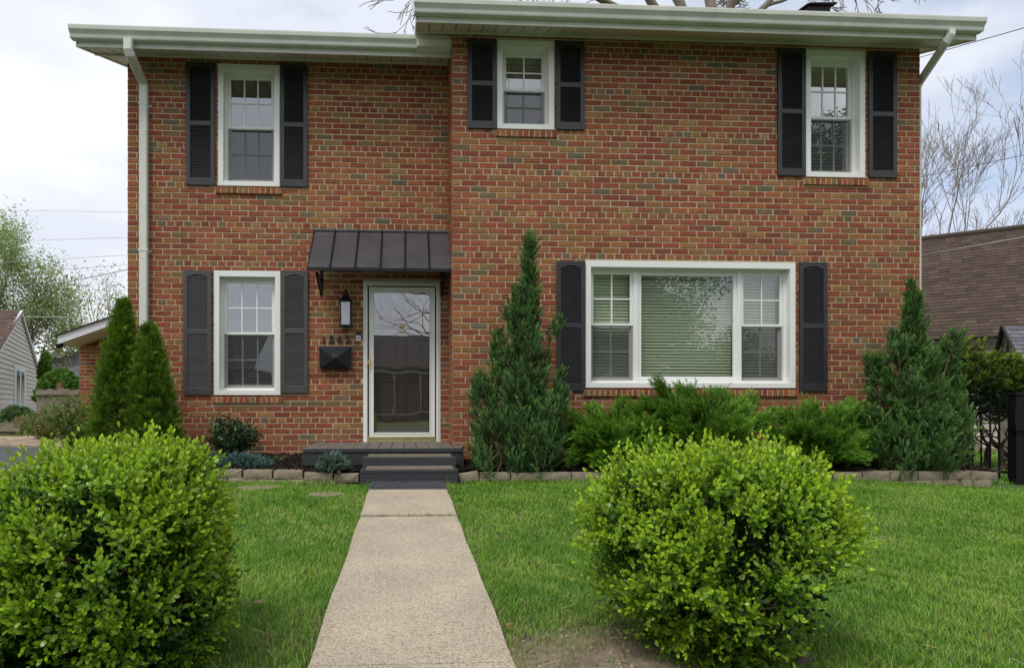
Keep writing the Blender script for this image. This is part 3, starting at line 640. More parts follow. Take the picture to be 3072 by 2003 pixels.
# awning over the door
aw = empty('awning', (S(1145, 698, YL)[0], YL, SZ(1145, 698, YL))); aw.parent = house; aw.matrix_parent_inverse = Matrix.Translation(house.location).inverted()
PJ = 0.60; xa, za = S(944.5, 693, YL); xb, zb_ = S(1346.5, 698, YL); za = zb_ = (za+zb_)/2
zf_ = SZ(1130, 804.5, YL-PJ); Yf = YL-PJ
xfa, xfb = SX(921, Yf), SX(1353.5, Yf); xfa = (xfa+xa)/2; xfb = (xfb+xb)/2; xa, xb = xfa, xfb
mb = MB(); n = 6
mb.hexa([(xa,Yf,zf_-0.012),(xb,Yf,zf_-0.012),(xb,YL,za-0.012),(xa,YL,za-0.012),(xa,Yf,zf_),(xb,Yf,zf_),(xb,YL,za),(xa,YL,za)])
mb.box(xa, xb, YL-0.022, YL-0.006, za-0.002, za+0.022)
mb.build('awning_roof', m_awn, aw)
mb = MB(); ed = [xa+0.002]+[xa+(xb-xa)*f for f in (0.155, 0.328, 0.503, 0.675, 0.845)]
for x_ in ed[1:]:
    mb.hexa([(x_-.011,Yf-0.004,zf_+.001),(x_+.011,Yf-0.004,zf_+.001),(x_+.011,YL-.02,za+.001),(x_-.011,YL-.02,za+.001),(x_-.007,Yf-0.004,zf_+.024),(x_+.007,Yf-0.004,zf_+.024),(x_+.007,YL-.02,za+.024),(x_-.007,YL-.02,za+.024)])
    mb.box(x_-0.014, x_+0.014, Yf-0.012, Yf+0.012, zf_-0.016, zf_+0.028)
mb.build('seam_rib', m_black, aw)
mb = MB(); mb.box(xa-.002, xb+.002, Yf-0.008, Yf+0.016, zf_-0.034, zf_+0.003)
for x_ in (xa, xb): mb.hexa([(x_-.006,Yf,zf_-0.034),(x_+.006,Yf,zf_-0.034),(x_+.006,YL-.01,za-0.04),(x_-.006,YL-.01,za-0.04),(x_-.006,Yf,zf_+.004),(x_+.006,Yf,zf_+.004),(x_+.006,YL-.01,za+.006),(x_-.006,YL-.01,za+.006)])
mb.build('trim', m_black, aw)
for x_ in (SX(963, YL-0.02), xb-0.09):
    mb = MB(); zt = zf_-0.03; zl = zt-0.20
    mb.box(x_-.016, x_+.016, YL-0.028, YL-0.008, zl, za-0.05); mb.box(x_-.014, x_+.014, YL-0.44, YL-0.028, zt-0.012, zt+0.016)
    mb.obox((x_, YL-0.225, (zt+zl)/2+0.006), (0.012, 0, 0), (0, 0.205, -0.085), (0, 0.006, 0.012)); mb.build('bracket', m_black, aw, bevel=0.002)

# front door
dr = empty('front_door', ((DR[0]+DR[1])/2, YL, DR[2])); dr.parent = house; dr.matrix_parent_inverse = Matrix.Translation(house.location).inverted()
x0, x1, z0, z1 = DR; zthr = SZ(1205, 1309, YL)
mb = MB()
for (ins, ya, yb_) in ((0.0, -0.012, 0.10), (0.022, -0.022, 0.02), (0.052, -0.012, 0.03)):
    wd = 0.03 if ins else 0.075
    mb.box(x0+ins, x0+ins+wd, YL+ya, YL+yb_, z0, z1-ins); mb.box(x1-ins-wd, x1-ins, YL+ya, YL+yb_, z0, z1-ins); mb.box(x0+ins+wd, x1-ins-wd, YL+ya+0.001, YL+yb_, z1-ins-wd, z1-ins)
mb.build('frame', m_white, dr, bevel=0.003)
gx0, gx1 = SX(1121.5, YL), SX(1288.5, YL); gz1 = SZ(1205, 877.5, YL); gz0 = SZ(1205, 1297.4, YL)
mb = MB(); ring(mb, x0+0.078, x1-0.078, zthr+0.002, z1-0.078, gx0-x0-0.078, x1-0.078-gx1, gz0-zthr, z1-0.078-gz1, YL-0.006, YL+0.024)
ring(mb, gx0-0.012, gx1+0.012, gz0-0.012, gz1+0.012, 0.011, 0.011, 0.011, 0.011, YL-0.012, YL-0.004); mb.build('storm_door', m_white, dr, bevel=0.002)
mb = MB(); mb.quad((gx0-.005,YL+0.01,gz0-.005), (gx1+.005,YL+0.01,gz0-.005), (gx1+.005,YL+0.01,gz1+.005), (gx0-.005,YL+0.01,gz1+.005)); mb.build('glass', m_glassd, dr)
mb = MB(); mb.box(x0+0.06, x1-0.06, YL-0.03, YL+0.06, SZ(1205, 1326, YL-0.03), zthr); mb.box(x0+0.07, x1-0.07, YL-0.036, YL-0.03, zthr-0.02, zthr-0.004); mb.build('threshold', m_thresh, dr, bevel=0.003)
mb = MB(); dx0, dx1 = gx0-0.02, gx1-0.01; yd = YL+0.085
mb.box(dx0, dx1, yd, yd+0.04, gz0-0.04, gz1+0.05)
cw = (dx1-dx0); cols_ = [(dx0+0.075, dx0+cw/2-0.045), (dx0+cw/2+0.045, dx1-0.075)]
H = gz1-gz0
for (ca, cb) in cols_:
    for (ra, rb) in ((gz0+0.10, gz0+0.66), (gz0+0.80, gz0+1.26), (gz0+1.36, gz1-0.06)):
        if rb-ra < 0.05: continue
        ring(mb, ca, cb, ra, rb, 0.016, 0.016, 0.016, 0.016, yd-0.018, yd+0.001); mb.hexa([(ca+.03,yd-.001,ra+.03),(cb-.03,yd-.001,ra+.03),(cb-.03,yd,rb-.03),(ca+.03,yd,rb-.03),(ca+.045,yd-.010,ra+.045),(cb-.045,yd-.010,ra+.045),(cb-.045,yd-.010,rb-.045),(ca+.045,yd-.010,rb-.045)])
mb.build('door_leaf', m_door, dr, bevel=0.003)
mb = MB(); kx, kz = S(1206.2, 985, YL-0.0); pts = [(kx+0.034*math.sin(a), YL-0.012, kz-0.008+0.046*math.cos(a)) for a in np.linspace(0.5, 2*math.pi-0.5, 20)]
mb.tube(pts, 0.0058, 8); mb.tube([(kx, YL-0.006, kz+0.055), (kx, YL-0.006, kz+0.085)], [0.004, 0.001], 8)
mb.tube([(kx, YL+0.006, kz+0.030), (kx, YL-0.008, kz+0.030), (kx, YL-0.018, kz+0.030)], [0.03, 0.026, 0.006], 14); mb.tube([(kx, YL-0.012, kz-0.070), (kx, YL-0.012, kz-0.052)], [0.003, 0.008], 8)
mb.build('knocker', m_brass, dr, smooth=True)
mb = MB(); hx, hz = S(1109.5, 1085, YL-0.02); mb.box(hx-0.011, hx+0.011, YL-0.016, YL-0.008, hz-0.092, hz+0.092); mb.tube([(hx, YL-0.02, hz+0.02), (hx, YL-0.055, hz+0.02), (hx-0.012, YL-0.062, hz+0.0), (hx-0.038, YL-0.06, hz-0.055)], [0.008, 0.008, 0.009, 0.006], 8); mb.build('handle', m_brass, dr, bevel=0.002)

# wall lantern, mailbox, doorbell, house numbers
lx, lz0 = S(1040, 981, YL); lz1 = SZ(1040, 862, YL); ln = empty('wall_lantern', (lx, YL-0.02, (lz0+lz1)/2)); tag(ln, 'black wall lantern with clear wavy glass left of the front door', 'lantern')
yc = YL-0.10; hb = 0.066; zg0, zg1 = SZ(1040, 975, YL-0.1), SZ(1040, 907, YL-0.1)
mb = MB(); mb.box(lx-0.04, lx+0.04, YL-0.022, YL-0.007, zg0+0.05, zg1+0.05); mb.tube([(lx, YL-0.02, zg1+0.02), (lx, YL-0.04, zg1+0.03), (lx, YL-0.06, zg1-0.0)], 0.008, 8)
pr = [(-1, 0.0, 0.080), (-1, 0.012, 0.080), (0, 0.045, 0.055), (0, 0.075, 0.038), (0, 0.10, 0.034), (0, 0.106, 0.022)]
prev = None
for _, h_, r_h in pr:
    cur = [(lx-r_h, yc-r_h, zg1+h_), (lx+r_h, yc-r_h, zg1+h_), (lx+r_h, yc+r_h, zg1+h_), (lx-r_h, yc+r_h, zg1+h_)]
    if prev: mb.hexa(prev+cur)
    prev = cur
mb.tube([(lx, yc, zg1+0.10), (lx, yc, zg1+0.13), (lx, yc, zg1+0.155), (lx, yc, zg1+0.17)], [0.02, 0.010, 0.016, 0.003], 10)
for sx_ in (-1, 1):
    for sy_ in (-1, 1): mb.box(lx+sx_*hb-0.006*(1+sx_)+0.0, lx+sx_*hb+0.006*(1-sx_), yc+sy_*hb-0.006*(1+sy_), yc+sy_*hb+0.006*(1-sy_), zg0, zg1)
mb.box(lx-0.078, lx+0.078, yc-0.078, yc+0.078, zg0-0.022, zg0); mb.tube([(lx, yc, zg0-0.022), (lx, yc, zg0-0.04)], [0.02, 0.006], 8); mb.build('lantern_frame', m_black, ln, bevel=0.002)
mb = MB(); g = hb-0.004
for q in (((-g,-g),(g,-g)), ((g,-g),(g,g)), ((-g,g),(-g,-g))): mb.quad((lx+q[0][0],yc+q[0][1],zg0),(lx+q[1][0],yc+q[1][1],zg0),(lx+q[1][0],yc+q[1][1],zg1),(lx+q[0][0],yc+q[0][1],zg1))
m_lg = glass_mat('lantern_glass', (0.85, 0.85, 0.85), 0.22, rough=0.02, wav=0.9); mb.build('lantern_glass', m_lg, ln)
mb = MB(); 
for dx in (-0.022, 0.0, 0.022): mb.tube([(lx+dx, yc+(0.01 if dx else -.015), zg0), (lx+dx, yc+(0.01 if dx else -.015), zg0+0.11)], 0.010, 10); mb.tube([(lx+dx, yc+(0.01 if dx else -.015), zg0+0.11), (lx+dx, yc+(0.01 if dx else -.015), zg0+0.13), (lx+dx, yc+(0.01 if dx else -.015), zg0+0.155)], [0.006, 0.011, 0.001], 10)
mb.build('candle_bulb', m_plas, ln, smooth=True)

mx0, mz1 = S(958.8, 1039.6, YL-0.06); mx1, mz0 = S(1053.5, 1106, YL-0.06); mbx = empty('mailbox', ((mx0+mx1)/2, YL, mz0)); tag(mbx, 'black envelope-shaped wall mailbox below the house numbers', 'mailbox')
mb = MB(); mb.box(mx0+0.004, mx1-0.004, YL-0.09, YL-0.008, mz0+0.004, mz1-0.003); mb.build('box', m_black, mbx, bevel=0.003)
cxm, czm = (mx0+mx1)/2, mz0+(mz1-mz0)*0.44
mb = MB(); Pm = [(mx0,YL-0.092,mz0),(mx1,YL-0.092,mz0),(mx1,YL-0.092,mz1),(mx0,YL-0.092,mz1)]; ap = (cxm, YL-0.128, czm)
mb.poly([Pm[0], Pm[1], ap]); mb.poly([Pm[1], Pm[2], ap]); mb.poly([Pm[3], Pm[0], ap]); mb.quad(*Pm[::-1]); mb.build('front', m_black, mbx)
mb = MB(); fl = [Pm[3], Pm[2]]; tp = []
for k in range(13):
    u = k/12; x_ = mx1+(mx0-mx1)*u; v = 1-abs(2*u-1); zz = mz1+(czm-0.012-mz1)*(v**0.9 if v < 0.9 else 0.905); yy = -0.095-0.036*v
    tp.append((x_, YL+yy, zz))
cen = (cxm, YL-0.100, mz1)
for k in range(12):
    mb.hexa([(tp[k][0],tp[k][1],tp[k][2]),(tp[k+1][0],tp[k+1][1],tp[k+1][2]),(tp[k+1][0],YL-0.094,mz1-0.001),(tp[k][0],YL-0.094,mz1-0.001),(tp[k][0],tp[k][1]-.003,tp[k][2]+.0),(tp[k+1][0],tp[k+1][1]-.003,tp[k+1][2]),(tp[k+1][0],YL-0.097,mz1+0.001),(tp[k][0],YL-0.097,mz1+0.001)])
mb.build('lid', m_black, mbx)
def text_obj(name, body, size, loc, mat, parent=None, ext=0.004, font_scale_x=1.0, tilt=0.0):
    c = bpy.data.curves.new('t', 'FONT'); c.body = body; c.size = size; c.extrude = ext; c.align_x = 'CENTER'; c.align_y = 'CENTER'; c.resolution_u = 4; c.offset = size*0.012
    t_ = bpy.data.objects.new('t', c); COL.objects.link(t_); dg = bpy.context.evaluated_depsgraph_get(); me = bpy.data.meshes.new_from_object(t_.evaluated_get(dg)); bpy.data.objects.remove(t_)
    me.name = name; me.transform(Matrix.Translation(loc) @ Matrix.Rotation(R(90)+tilt, 4, 'X') @ Matrix.Diagonal((font_scale_x, 1, 1, 1))); me.materials.clear(); me.materials.append(mat)
    o = bpy.data.objects.new(name, me); COL.objects.link(o)
    if parent is not None: o.parent = parent; o.matrix_parent_inverse = Matrix.Translation(parent.location).inverted()
    return o
m_embs = M('embossed_black', (0.05, 0.05, 0.052), rough=0.3)
text_obj('lettering', 'MAIL', 0.030, (cxm, YL-0.122, mz0+(mz1-mz0)*0.60), m_embs, mbx, 0.002, tilt=R(-22))
hn = empty('house_number', (SX(1008, YL), YL, SZ(1008, 1030, YL))); tag(hn, 'dark metal house number 1545 above the mailbox', 'house number')
for ch_, px in zip('1545', (969.5, 993.0, 1016.0, 1042.0)):
    x_, z_ = S(px+1, 1019, YL-0.01); text_obj('digit', ch_, 0.137, (x_, YL-0.016, z_), m_num, hn, 0.006)
dbx, dbz0 = S(1075.5, 1024, YL-0.02); dbz1 = SZ(1075.5, 994, YL-0.02); db = empty('doorbell', (dbx, YL, dbz0)); tag(db, 'black and silver video doorbell beside the door frame', 'doorbell')
mb = MB(); mb.box(dbx-0.031, dbx+0.031, YL-0.030, YL-0.006, dbz0, dbz1); mb.build('camera_housing', m_black, db, bevel=0.004)
mb = MB(); zm = dbz0+(dbz1-dbz0)*0.60; mb.box(dbx-0.030, dbx+0.030, YL-0.034, YL-0.0305, dbz0+0.002, zm); mb.build('faceplate', m_plas, db, bevel=0.001)
mb = MB(); mb.tube([(dbx, YL-0.034, (dbz0+zm)/2+0.004), (dbx, YL-0.038, (dbz0+zm)/2+0.004)], [0.015, 0.014], 16); mb.build('button', M('button_grey', (0.25,0.26,0.28), rough=0.3), db)
mb = MB(); mb.tube([(dbx, YL-0.03, dbz1-0.022), (dbx, YL-0.034, dbz1-0.022)], [0.012, 0.010], 16); mb.build('lens', M('lens', (0.005,0.005,0.007), rough=0.08), db)

# ------------------------------------------------------------------ porch
ZD = 0.335; XD0, XD1 = -1.11, 0.655; YD = 7.275
pc = empty('wooden_porch', (-0.2, 7.9, 0.1)); tag(pc, 'low charcoal painted wooden porch platform in front of the door', 'porch')
nb = 13; bw = 0.1395
xb_ = XD1-0.12
edges = [xb_-bw*k for k in range(13)]
mb = MB(); edges = [e for e in edges if e > XD0]+[XD0]
for k in range(len(edges)-1):
    b, a = edges[k], edges[k+1]; dz = random.uniform(-.003, .003); yb_ = (YL-0.012) if a < XC-0.01 else YR-0.014
    if b > XC-0.01 and a < XC-0.01: yb_ = YL-0.012; b = min(b, XC-0.012)
    mb.cur = (1,1,1); mb.hexa([(a+.003,YD,ZD-0.036+dz),(b-.003,YD,ZD-0.036+dz),(b-.003,yb_,ZD-0.036+dz),(a+.003,yb_,ZD-0.036+dz),(a+.003,YD,ZD+dz),(b-.003,YD,ZD+dz),(b-.003,yb_,ZD+dz*0.5),(a+.003,yb_,ZD+dz*0.5)])
mb.box(XC-0.008, edges[0]-0.003, YD, YR-0.014, ZD-0.036, ZD-0.001) if edges[0] > XC+0.02 else None
mb.hexa([(edges[0]+.003,YD,ZD-.036),(XD1-0.045,YD,ZD-.036),(XD1,YR-0.2,ZD-.036),(edges[0]+.003,YR-0.014,ZD-.036),(edges[0]+.003,YD,ZD+.004),(XD1-0.045,YD,ZD+.004),(XD1,YR-0.2,ZD+.004),(edges[0]+.003,YR-0.014,ZD+.004)])
deck = mb.build('deck_boards', m_deck, pc, bevel=0.003)
mb = MB(); mb.box(XD0-0.0, XD1-0.045, YD-0.004, YD-0.0005, ZD-0.040, ZD-0.004)
mb.build('nosing', m_porch, pc)
mb = MB(); mb.box(XD0+0.012, XD1-0.06, YD+0.012, YD+0.05, ZD-0.185, ZD-0.039); mb.box(XD0-0.02, XD0+0.010, YD+0.05, YL-0.05, ZD-0.185, ZD-0.039); mb.box(XD1-0.06, XD1-0.022, YD+0.02, YR-0.03, ZD-0.22, ZD-0.039)
mb.box(XD0+0.03, XD1-0.08, YD+0.055, YD+0.09, 0.05, ZD-0.186)
for zz in (ZD-0.075, ZD-0.13): mb.tube([(XD0+0.055, YD+0.006, zz), (XD0+0.055, YD+0.013, zz)], 0.009, 8)
mb.build('skirt_board', m_porch, pc, bevel=0.003)
YS1, YS2 = 6.985, 6.68; SXa, SXb = SX(1086.5, YS1), SX(1368, YS1)
Z1, Z2 = SZ(1227, 1371, YS1), SZ(1227, 1409, YS2); ZG = SZ(1227, 1456, YS2)
for (y0, y1, zt, zb2) in ((YS1, YD+0.005, Z1, Z2-0.02), (YS2, YS1+0.04, Z2, ZG-0.06)):
    mb = MB()
    if zt == Z1: mb.box(SXa, SXb, y0, y1, zb2, zt)
    else:
        mb.box(SXa-0.002, SXb+0.002, y0, y1, zt-0.036, zt); mb.box(SXa-0.001, SXb+0.001, y0+0.003, y1, zb2, zt-0.040)
    o = mb.build('step', m_porch, pc, bevel=0.004)
# tread mats
for (y0, y1, zt, lb) in ((YS1, YD, Z1, 'tan ribbed tread mat on the upper porch step'), (YS2, YS1, Z2, 'tan ribbed tread mat on the lower porch step')):
    mb = MB(); xa, xb = SXa+0.055, SXb-0.045; mb.box(xa, xb, y0+0.035, y1-0.02, zt+0.001, zt+0.008)
    n = 40
    for k in range(n):
        a = xa+(xb-xa)*k/n
        for r2 in range(5):
            ya = y0+0.045+(y1-y0-0.075)*r2/5; mb.box(a+0.003, a+(xb-xa)/n-0.003, ya, ya+(y1-y0-0.075)/5-0.006, zt+0.008, zt+0.016+random.uniform(0, .003))
    o = mb.build('tread_mat', m_tread); tag(o, lb, 'tread mat', 'tread mats on the porch steps')
# door mat on the path
mb = MB(); xa, xb = SX(1110, 6.4), SX(1340, 6.4); y0, y1 = 6.27, 6.665
zz = lambda y: float(ground_z(0, y))+0.032
mb.hexa([(xa,y0,zz(y0)-.006),(xb,y0-0.02,zz(y0)-.006),(xb,y1-.01,zz(y1)-.006),(xa,y1,zz(y1)-.006),(xa,y0,zz(y0)+.004),(xb,y0-0.02,zz(y0)+.004),(xb,y1-.01,zz(y1)+.004),(xa,y1,zz(y1)+.004)])
r2 = random.Random(8); n = 58
for k in range(n):
    x_ = xa+0.01+(xb-xa-0.02)*(k+0.5)/n; y_ = y0+0.005
    while y_ < y1-0.01:
        l = r2.uniform(0.03, 0.07); g_ = r2.uniform(0.6, 1.0); mb.obox((x_+r2.uniform(-.002,.002), y_+l/2, zz(y_)+0.010), (0.0042, 0, 0), (r2.uniform(-.003,.003), l/2, r2.uniform(-.003, .003)), (0, 0, 0.006*g_)); y_ += l+0.006
o = mb.build('door_mat', m_mat); tag(o, 'dark ribbed door mat at the foot of the porch steps', 'door mat')

# ------------------------------------------------------------------ edging blocks
r2 = random.Random(21)
def block(xa, xb, yf, z0, z1, rz=0.0, ry=0.0, dep=0.15, lab='', low=False):
    c = Vector(((xa+xb)/2, yf+dep/2, (z0+z1)/2)); mb = MB(); hw, hh = (xb-xa)/2-0.003, (z1-z0)/2
    m3 = Matrix.Rotation(rz, 3, 'Z') @ Matrix.Rotation(ry, 3, 'Y'); nx = 6
    for k in range(nx):
        ua, ub = -hw+2*hw*k/nx, -hw+2*hw*(k+1)/nx
        random.seed(int(1e4*(xa+k*0.37+z0))); 
    # rough split face: subdivided front
    G = []
    for i in range(nx+1):
        row = []
        for j in range(4):
            ex = 0.006 if (j in (0, 3) or i in (0, nx)) else 0
            row.append((-hw+2*hw*i/nx, -dep/2+ex+r2.uniform(-.0025, .0025), -hh+2*hh*j/3))
        G.append(row)
    idx = [[mb.vert(c+m3@Vector(p)) for p in row] for row in G]
    back = [[mb.vert(c+m3@Vector((p[0]*0.96, dep/2, p[2]))) for p in (row[0], row[3])] for row in G]
    for i in range(nx):
        for j in range(3): mb.face([idx[i][j], idx[i+1][j], idx[i+1][j+1], idx[i][j+1]])
        mb.face([idx[i][3], idx[i+1][3], back[i+1][1], back[i][1]]); mb.face([idx[i][0], back[i][0], back[i+1][0], idx[i+1][0]]); mb.face([back[i][0], back[i][1], back[i+1][1], back[i+1][0]])
    for i in (0, nx): mb.face([idx[i][0], idx[i][1], idx[i][2], idx[i][3], back[i][1], back[i][0]])
    o = mb.build('edging_block', m_block, bevel=0.005); tag(o, lab, 'edging block', 'concrete edging blocks along the planting bed'); return o
ordn = ['first', 'second', 'third', 'fourth', 'fifth', 'sixth', 'seventh', 'eighth', 'ninth', 'tenth', 'eleventh', 'twelfth', 'thirteenth', 'fourteenth', 'fifteenth', 'sixteenth', 'seventeenth', 'eighteenth']
# left of the steps, going left
pxs = [1078.5, 1001, 910.5, 818.5, 727.5, 636, 548, 462, 380]
tops = [1421, 1418, 1411, 1410.5, 1408, 1405.5, 1403, 1401]
for k in range(8):
    f = 6.89+0.033*k+(0.05*max(0, k-3)); xa, xb = SX(pxs[k+1]+1, f), SX(pxs[k]-1, f); zt = SZ((pxs[k]+pxs[k+1])/2, tops[k], f)
    block(xa, xb, f, zt-0.088, zt, rz=-0.05, ry=0.045 if k == 1 else 0.005*(-1)**k, lab='tan concrete edging block, %s left of the porch steps, upper row' % ordn[k])
pl = [1040, 955, 862, 772, 682, 592, 500]
for k in range(6):
    f = 6.905+0.033*k+(0.05*max(0, k-3)); xa, xb = SX(pl[k+1], f), SX(pl[k], f); zt = SZ(pl[k], tops[k+1]+27, f); block(xa, xb, f, zt-0.08, zt, rz=-0.05, lab='half-sunken edging block, %s left of the porch steps, lower row' % ordn[k])
pr_ = [1376.5, 1439, 1532, 1624, 1715.5, 1806]+[1806+86*k for k in range(1, 9)]+[2583, 2672, 2756, 2834, 2915, 2996]
pr_ = [1376.5, 1439, 1532, 1624, 1715.5, 1806, 1895, 1983, 2070, 2157, 2243, 2329, 2414, 2500, 2589, 2673, 2756, 2834, 2915, 2996]
for k in range(19):
    f = 6.87+0.03*sstep(1400, 2900, pr_[k]); f = float(f); xa, xb = SX(pr_[k]+1, f), SX(pr_[k+1]-1, f); top = 1418.5-4.5*float(sstep(2200, 2800, pr_[k]))+(r2.uniform(-1, 1) if k else 0)
    zt = SZ((pr_[k]+pr_[k+1])/2, top, f)
    block(xa, xb, f, zt-0.098, zt, ry=-0.15 if k == 0 else r2.uniform(-.008, .008)+(0.06 if k == 18 else 0), lab='weathered edging block, %s right of the porch steps, upper row' % (ordn[k] if k < 18 else 'last'))
plr = [1386, 1430, 1478, 1562, 1650, 1738, 1826, 1914, 2002, 2090, 2178, 2266, 2354, 2442, 2530, 2625, 2714, 2800, 2921, 2978]
for k in range(19):
    f = 6.885; xa, xb = SX(plr[k]+1, f), SX(plr[k+1]-1, f); zt = SZ(plr[k], 1449-8*float(sstep(2300, 2850, plr[k])), f); block(xa, xb, f, zt-0.09, zt, lab='half-buried edging block, %s right of the porch steps, lower row' % (ordn[k] if k < 18 else 'last'))
# stepping stones
for (pa, pb, py, lb) in ((712, 842, 1461, 'flat tan stepping stone in the grass, the one farther from the path'), (925, 1030, 1479, 'flat tan stepping stone in the grass, the one nearer the path')):
    d_ = (EYE+0.01)*FPX/(py-HY); xa, xb = SX(pa, d_), SX(pb, d_); mb = MB(); cx0 = (xa+xb)/2; z_ = float(ground_z(cx0, d_))+0.008
    pts = [(cx0+(xb-xa)/2*math.cos(a)*(1+0.1*math.sin(3*a)), d_+0.16*math.sin(a)*(1+0.1*math.cos(2*a))) for a in np.linspace(0, 2*math.pi, 15)[:-1]]
    mb.extr(pts, z_-0.04, z_, 'z'); o = mb.build('stepping_stone', m_block, bevel=0.006); tag(o, lb, 'stepping stone', 'stepping stones in the lawn')

# ------------------------------------------------------------------ vegetation templates
def leaf_faces(P0, dirv, nrm, L_, W_, cup=0.15):
    d = Vector(dirv).normalized(); n = Vector(nrm); n = (n-d*n.dot(d)).normalized(); s = d.cross(n); P0 = Vector(P0)
    pts = [P0, P0+d*L_*0.35-s*W_*0.5+n*cup*W_*0.5, P0+d*L_*0.35+s*W_*0.5+n*cup*W_*0.5, P0+d*L_*0.75-s*W_*0.42+n*cup*W_*0.5, P0+d*L_*0.75+s*W_*0.42+n*cup*W_*0.5, P0+d*L_]
    return pts, [(0, 2, 1), (1, 2, 4, 3), (3, 4, 5)]
def box_sprig(seed, npair=6):
    r_ = random.Random(seed); t = Tpl(); L0 = 0.115
    for k in range(npair):
        h = L0*(0.10+0.86*k/(npair-1)); a = k*math.pi/2+r_.uniform(-.4, .4)
        for s in (0, math.pi):
            el = R(28)+R(34)*k/(npair-1)+r_.uniform(-.25, .25); b = a+s+r_.uniform(-.25, .25); d = (math.cos(b)*math.cos(el), math.sin(b)*math.cos(el), math.sin(el))
            sz = 0.0262*(1-0.35*(k/(npair-1))**2)*r_.uniform(0.85, 1.15); P, F = leaf_faces((0, 0, h), d, (0, 0, 1), sz, sz*0.56, 0.3)
            wgt = min(1, max(0, (k/(npair-1))*1.0+r_.uniform(-.15, .15))); t.add(P, [wgt]*6, F)
    P, F = leaf_faces((0, 0, L0), (0.2, 0.1, 1), (1, 0, 0), 0.018, 0.009); t.add(P, [1]*6, F)
    t.add([(-.0012,0,0),(.0012,0,0),(.0008,0,L0),(-.0008,0,L0)], [0.1]*4, [(0,1,2,3)])
    return t.done()
T_BOX = [box_sprig(k, 4+k % 3) for k in range(9)]
def bushy(name_, prof, cx, cy, cz, depth_r, nl, per, label, seed, young=1.0, holes=(), shoots=()):
    """prof: list of (z, left half width, right half width); foliage sits on overlapping clumps"""
    rg = np.random.default_rng(seed); pz = np.array([p[0] for p in prof]); pl_ = np.array([p[1] for p in prof]); prr = np.array([p[2] for p in prof])
    root = empty(name_, (cx, cy, cz)); tag(root, label, 'shrub', 'boxwood shrubs on the front lawn')
    def surf(th, zt, f):
        l = np.interp(zt, pz, pl_); r_ = np.interp(zt, pz, prr); cs, sn = np.cos(th), np.sin(th); rx = np.where(cs > 0, r_, l); ry = (l+r_)/2*depth_r
        return np.stack([cx+cs*rx*f, cy+sn*ry*f, cz+zt], 1)
    H = pz.max()-pz.min(); th = rg.uniform(0, 2*math.pi, nl); zt = pz.min()+H*rg.random(nl)**0.8*0.97
    C1 = surf(th, zt, 0.80+0.10*rg.random(nl))
    k2 = int(nl*0.55); a = rg.uniform(0, 2*math.pi, k2); rr_ = np.sqrt(rg.random(k2)); j = np.argmax(pl_+prr); order = np.argsort(-pz); hw = ((pl_+prr)/(pl_[j]+prr[j]))
    C2 = np.stack([cx+np.where(np.cos(a) > 0, prr[j], pl_[j])*np.cos(a)*rr_*0.93, cy+(pl_[j]+prr[j])/2*depth_r*np.sin(a)*rr_*0.93, cz+np.interp(rr_, hw[order], pz[order])-0.075+0.03*rg.normal(size=k2)], 1)
    C = np.concatenate([C1, C2]); lr = rg.uniform(0.05, 0.105, len(C)); nc = len(C); age = rg.normal(size=nc)*0.22
    idx = np.repeat(np.arange(nc), per); n = len(idx); ctr = np.array([[cx, cy, cz+pz.min()+0.5*H]]); o_ = norm(C-ctr)[idx]
    v = norm(rg.normal(size=(n, 3))+o_*0.9); P = C[idx]+v*lr[idx][:, None]*rg.uniform(.35, 1.0, (n, 1)); zdir = v*0.8+o_*0.35+np.array([[0, 0, 0.65]])+rg.normal(size=(n, 3))*0.38; ag = age[idx]
    for (hx_, hz_, hr) in holes:
        keep = ((P[:, 0]-hx_)**2+(P[:, 2]-hz_)**2 > hr**2) | (rg.random(len(P)) < 0.12) | (P[:, 1] > cy+0.12); P = P[keep]; zdir = zdir[keep]; ag = ag[keep]
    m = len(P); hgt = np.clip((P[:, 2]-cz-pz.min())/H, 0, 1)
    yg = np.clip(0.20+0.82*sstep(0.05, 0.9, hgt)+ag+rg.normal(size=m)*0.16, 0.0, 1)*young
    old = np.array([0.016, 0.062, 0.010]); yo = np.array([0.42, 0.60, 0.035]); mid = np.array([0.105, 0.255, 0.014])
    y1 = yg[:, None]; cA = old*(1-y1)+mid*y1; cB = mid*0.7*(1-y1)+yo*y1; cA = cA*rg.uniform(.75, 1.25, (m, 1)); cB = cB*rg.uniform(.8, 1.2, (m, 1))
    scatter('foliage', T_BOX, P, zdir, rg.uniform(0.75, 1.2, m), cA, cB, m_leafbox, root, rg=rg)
    # upright new shoots standing out of the top
    Q = []; QD = []
    ns = 70; a = rg.uniform(0, 2*math.pi, ns); rr_ = np.sqrt(rg.random(ns)); B0 = np.stack([cx+np.where(np.cos(a) > 0, prr[j], pl_[j])*np.cos(a)*rr_*0.9, cy+(pl_[j]+prr[j])/2*depth_r*np.sin(a)*rr_*0.9, cz+np.interp(rr_, hw[order], pz[order])-0.02], 1)
    B0 = np.concatenate([B0]+[np.array([[sx_, cy+rg.uniform(-.15, .15), sz_]]) for sx_, sz_ in shoots]); hh = np.concatenate([rg.uniform(0.0, 0.045, ns), np.full(len(shoots), 0.03)])
    for b_, h_ in zip(B0, hh):
        d_ = norm(np.array([rg.normal()*.25, rg.normal()*.25, 1.0]))
        for q in np.arange(-0.05, h_, 0.045): Q.append(b_+d_*q); QD.append(d_+rg.normal(size=3)*.12)
    Q = np.array(Q); m = len(Q); cy_ = yo*rg.uniform(.8, 1.15, (m, 1)); scatter('new_shoots', T_BOX, Q, np.array(QD), rg.uniform(.7, .95, m), cy_*0.6, cy_*1.1, m_leafbox, root, rg=rg)
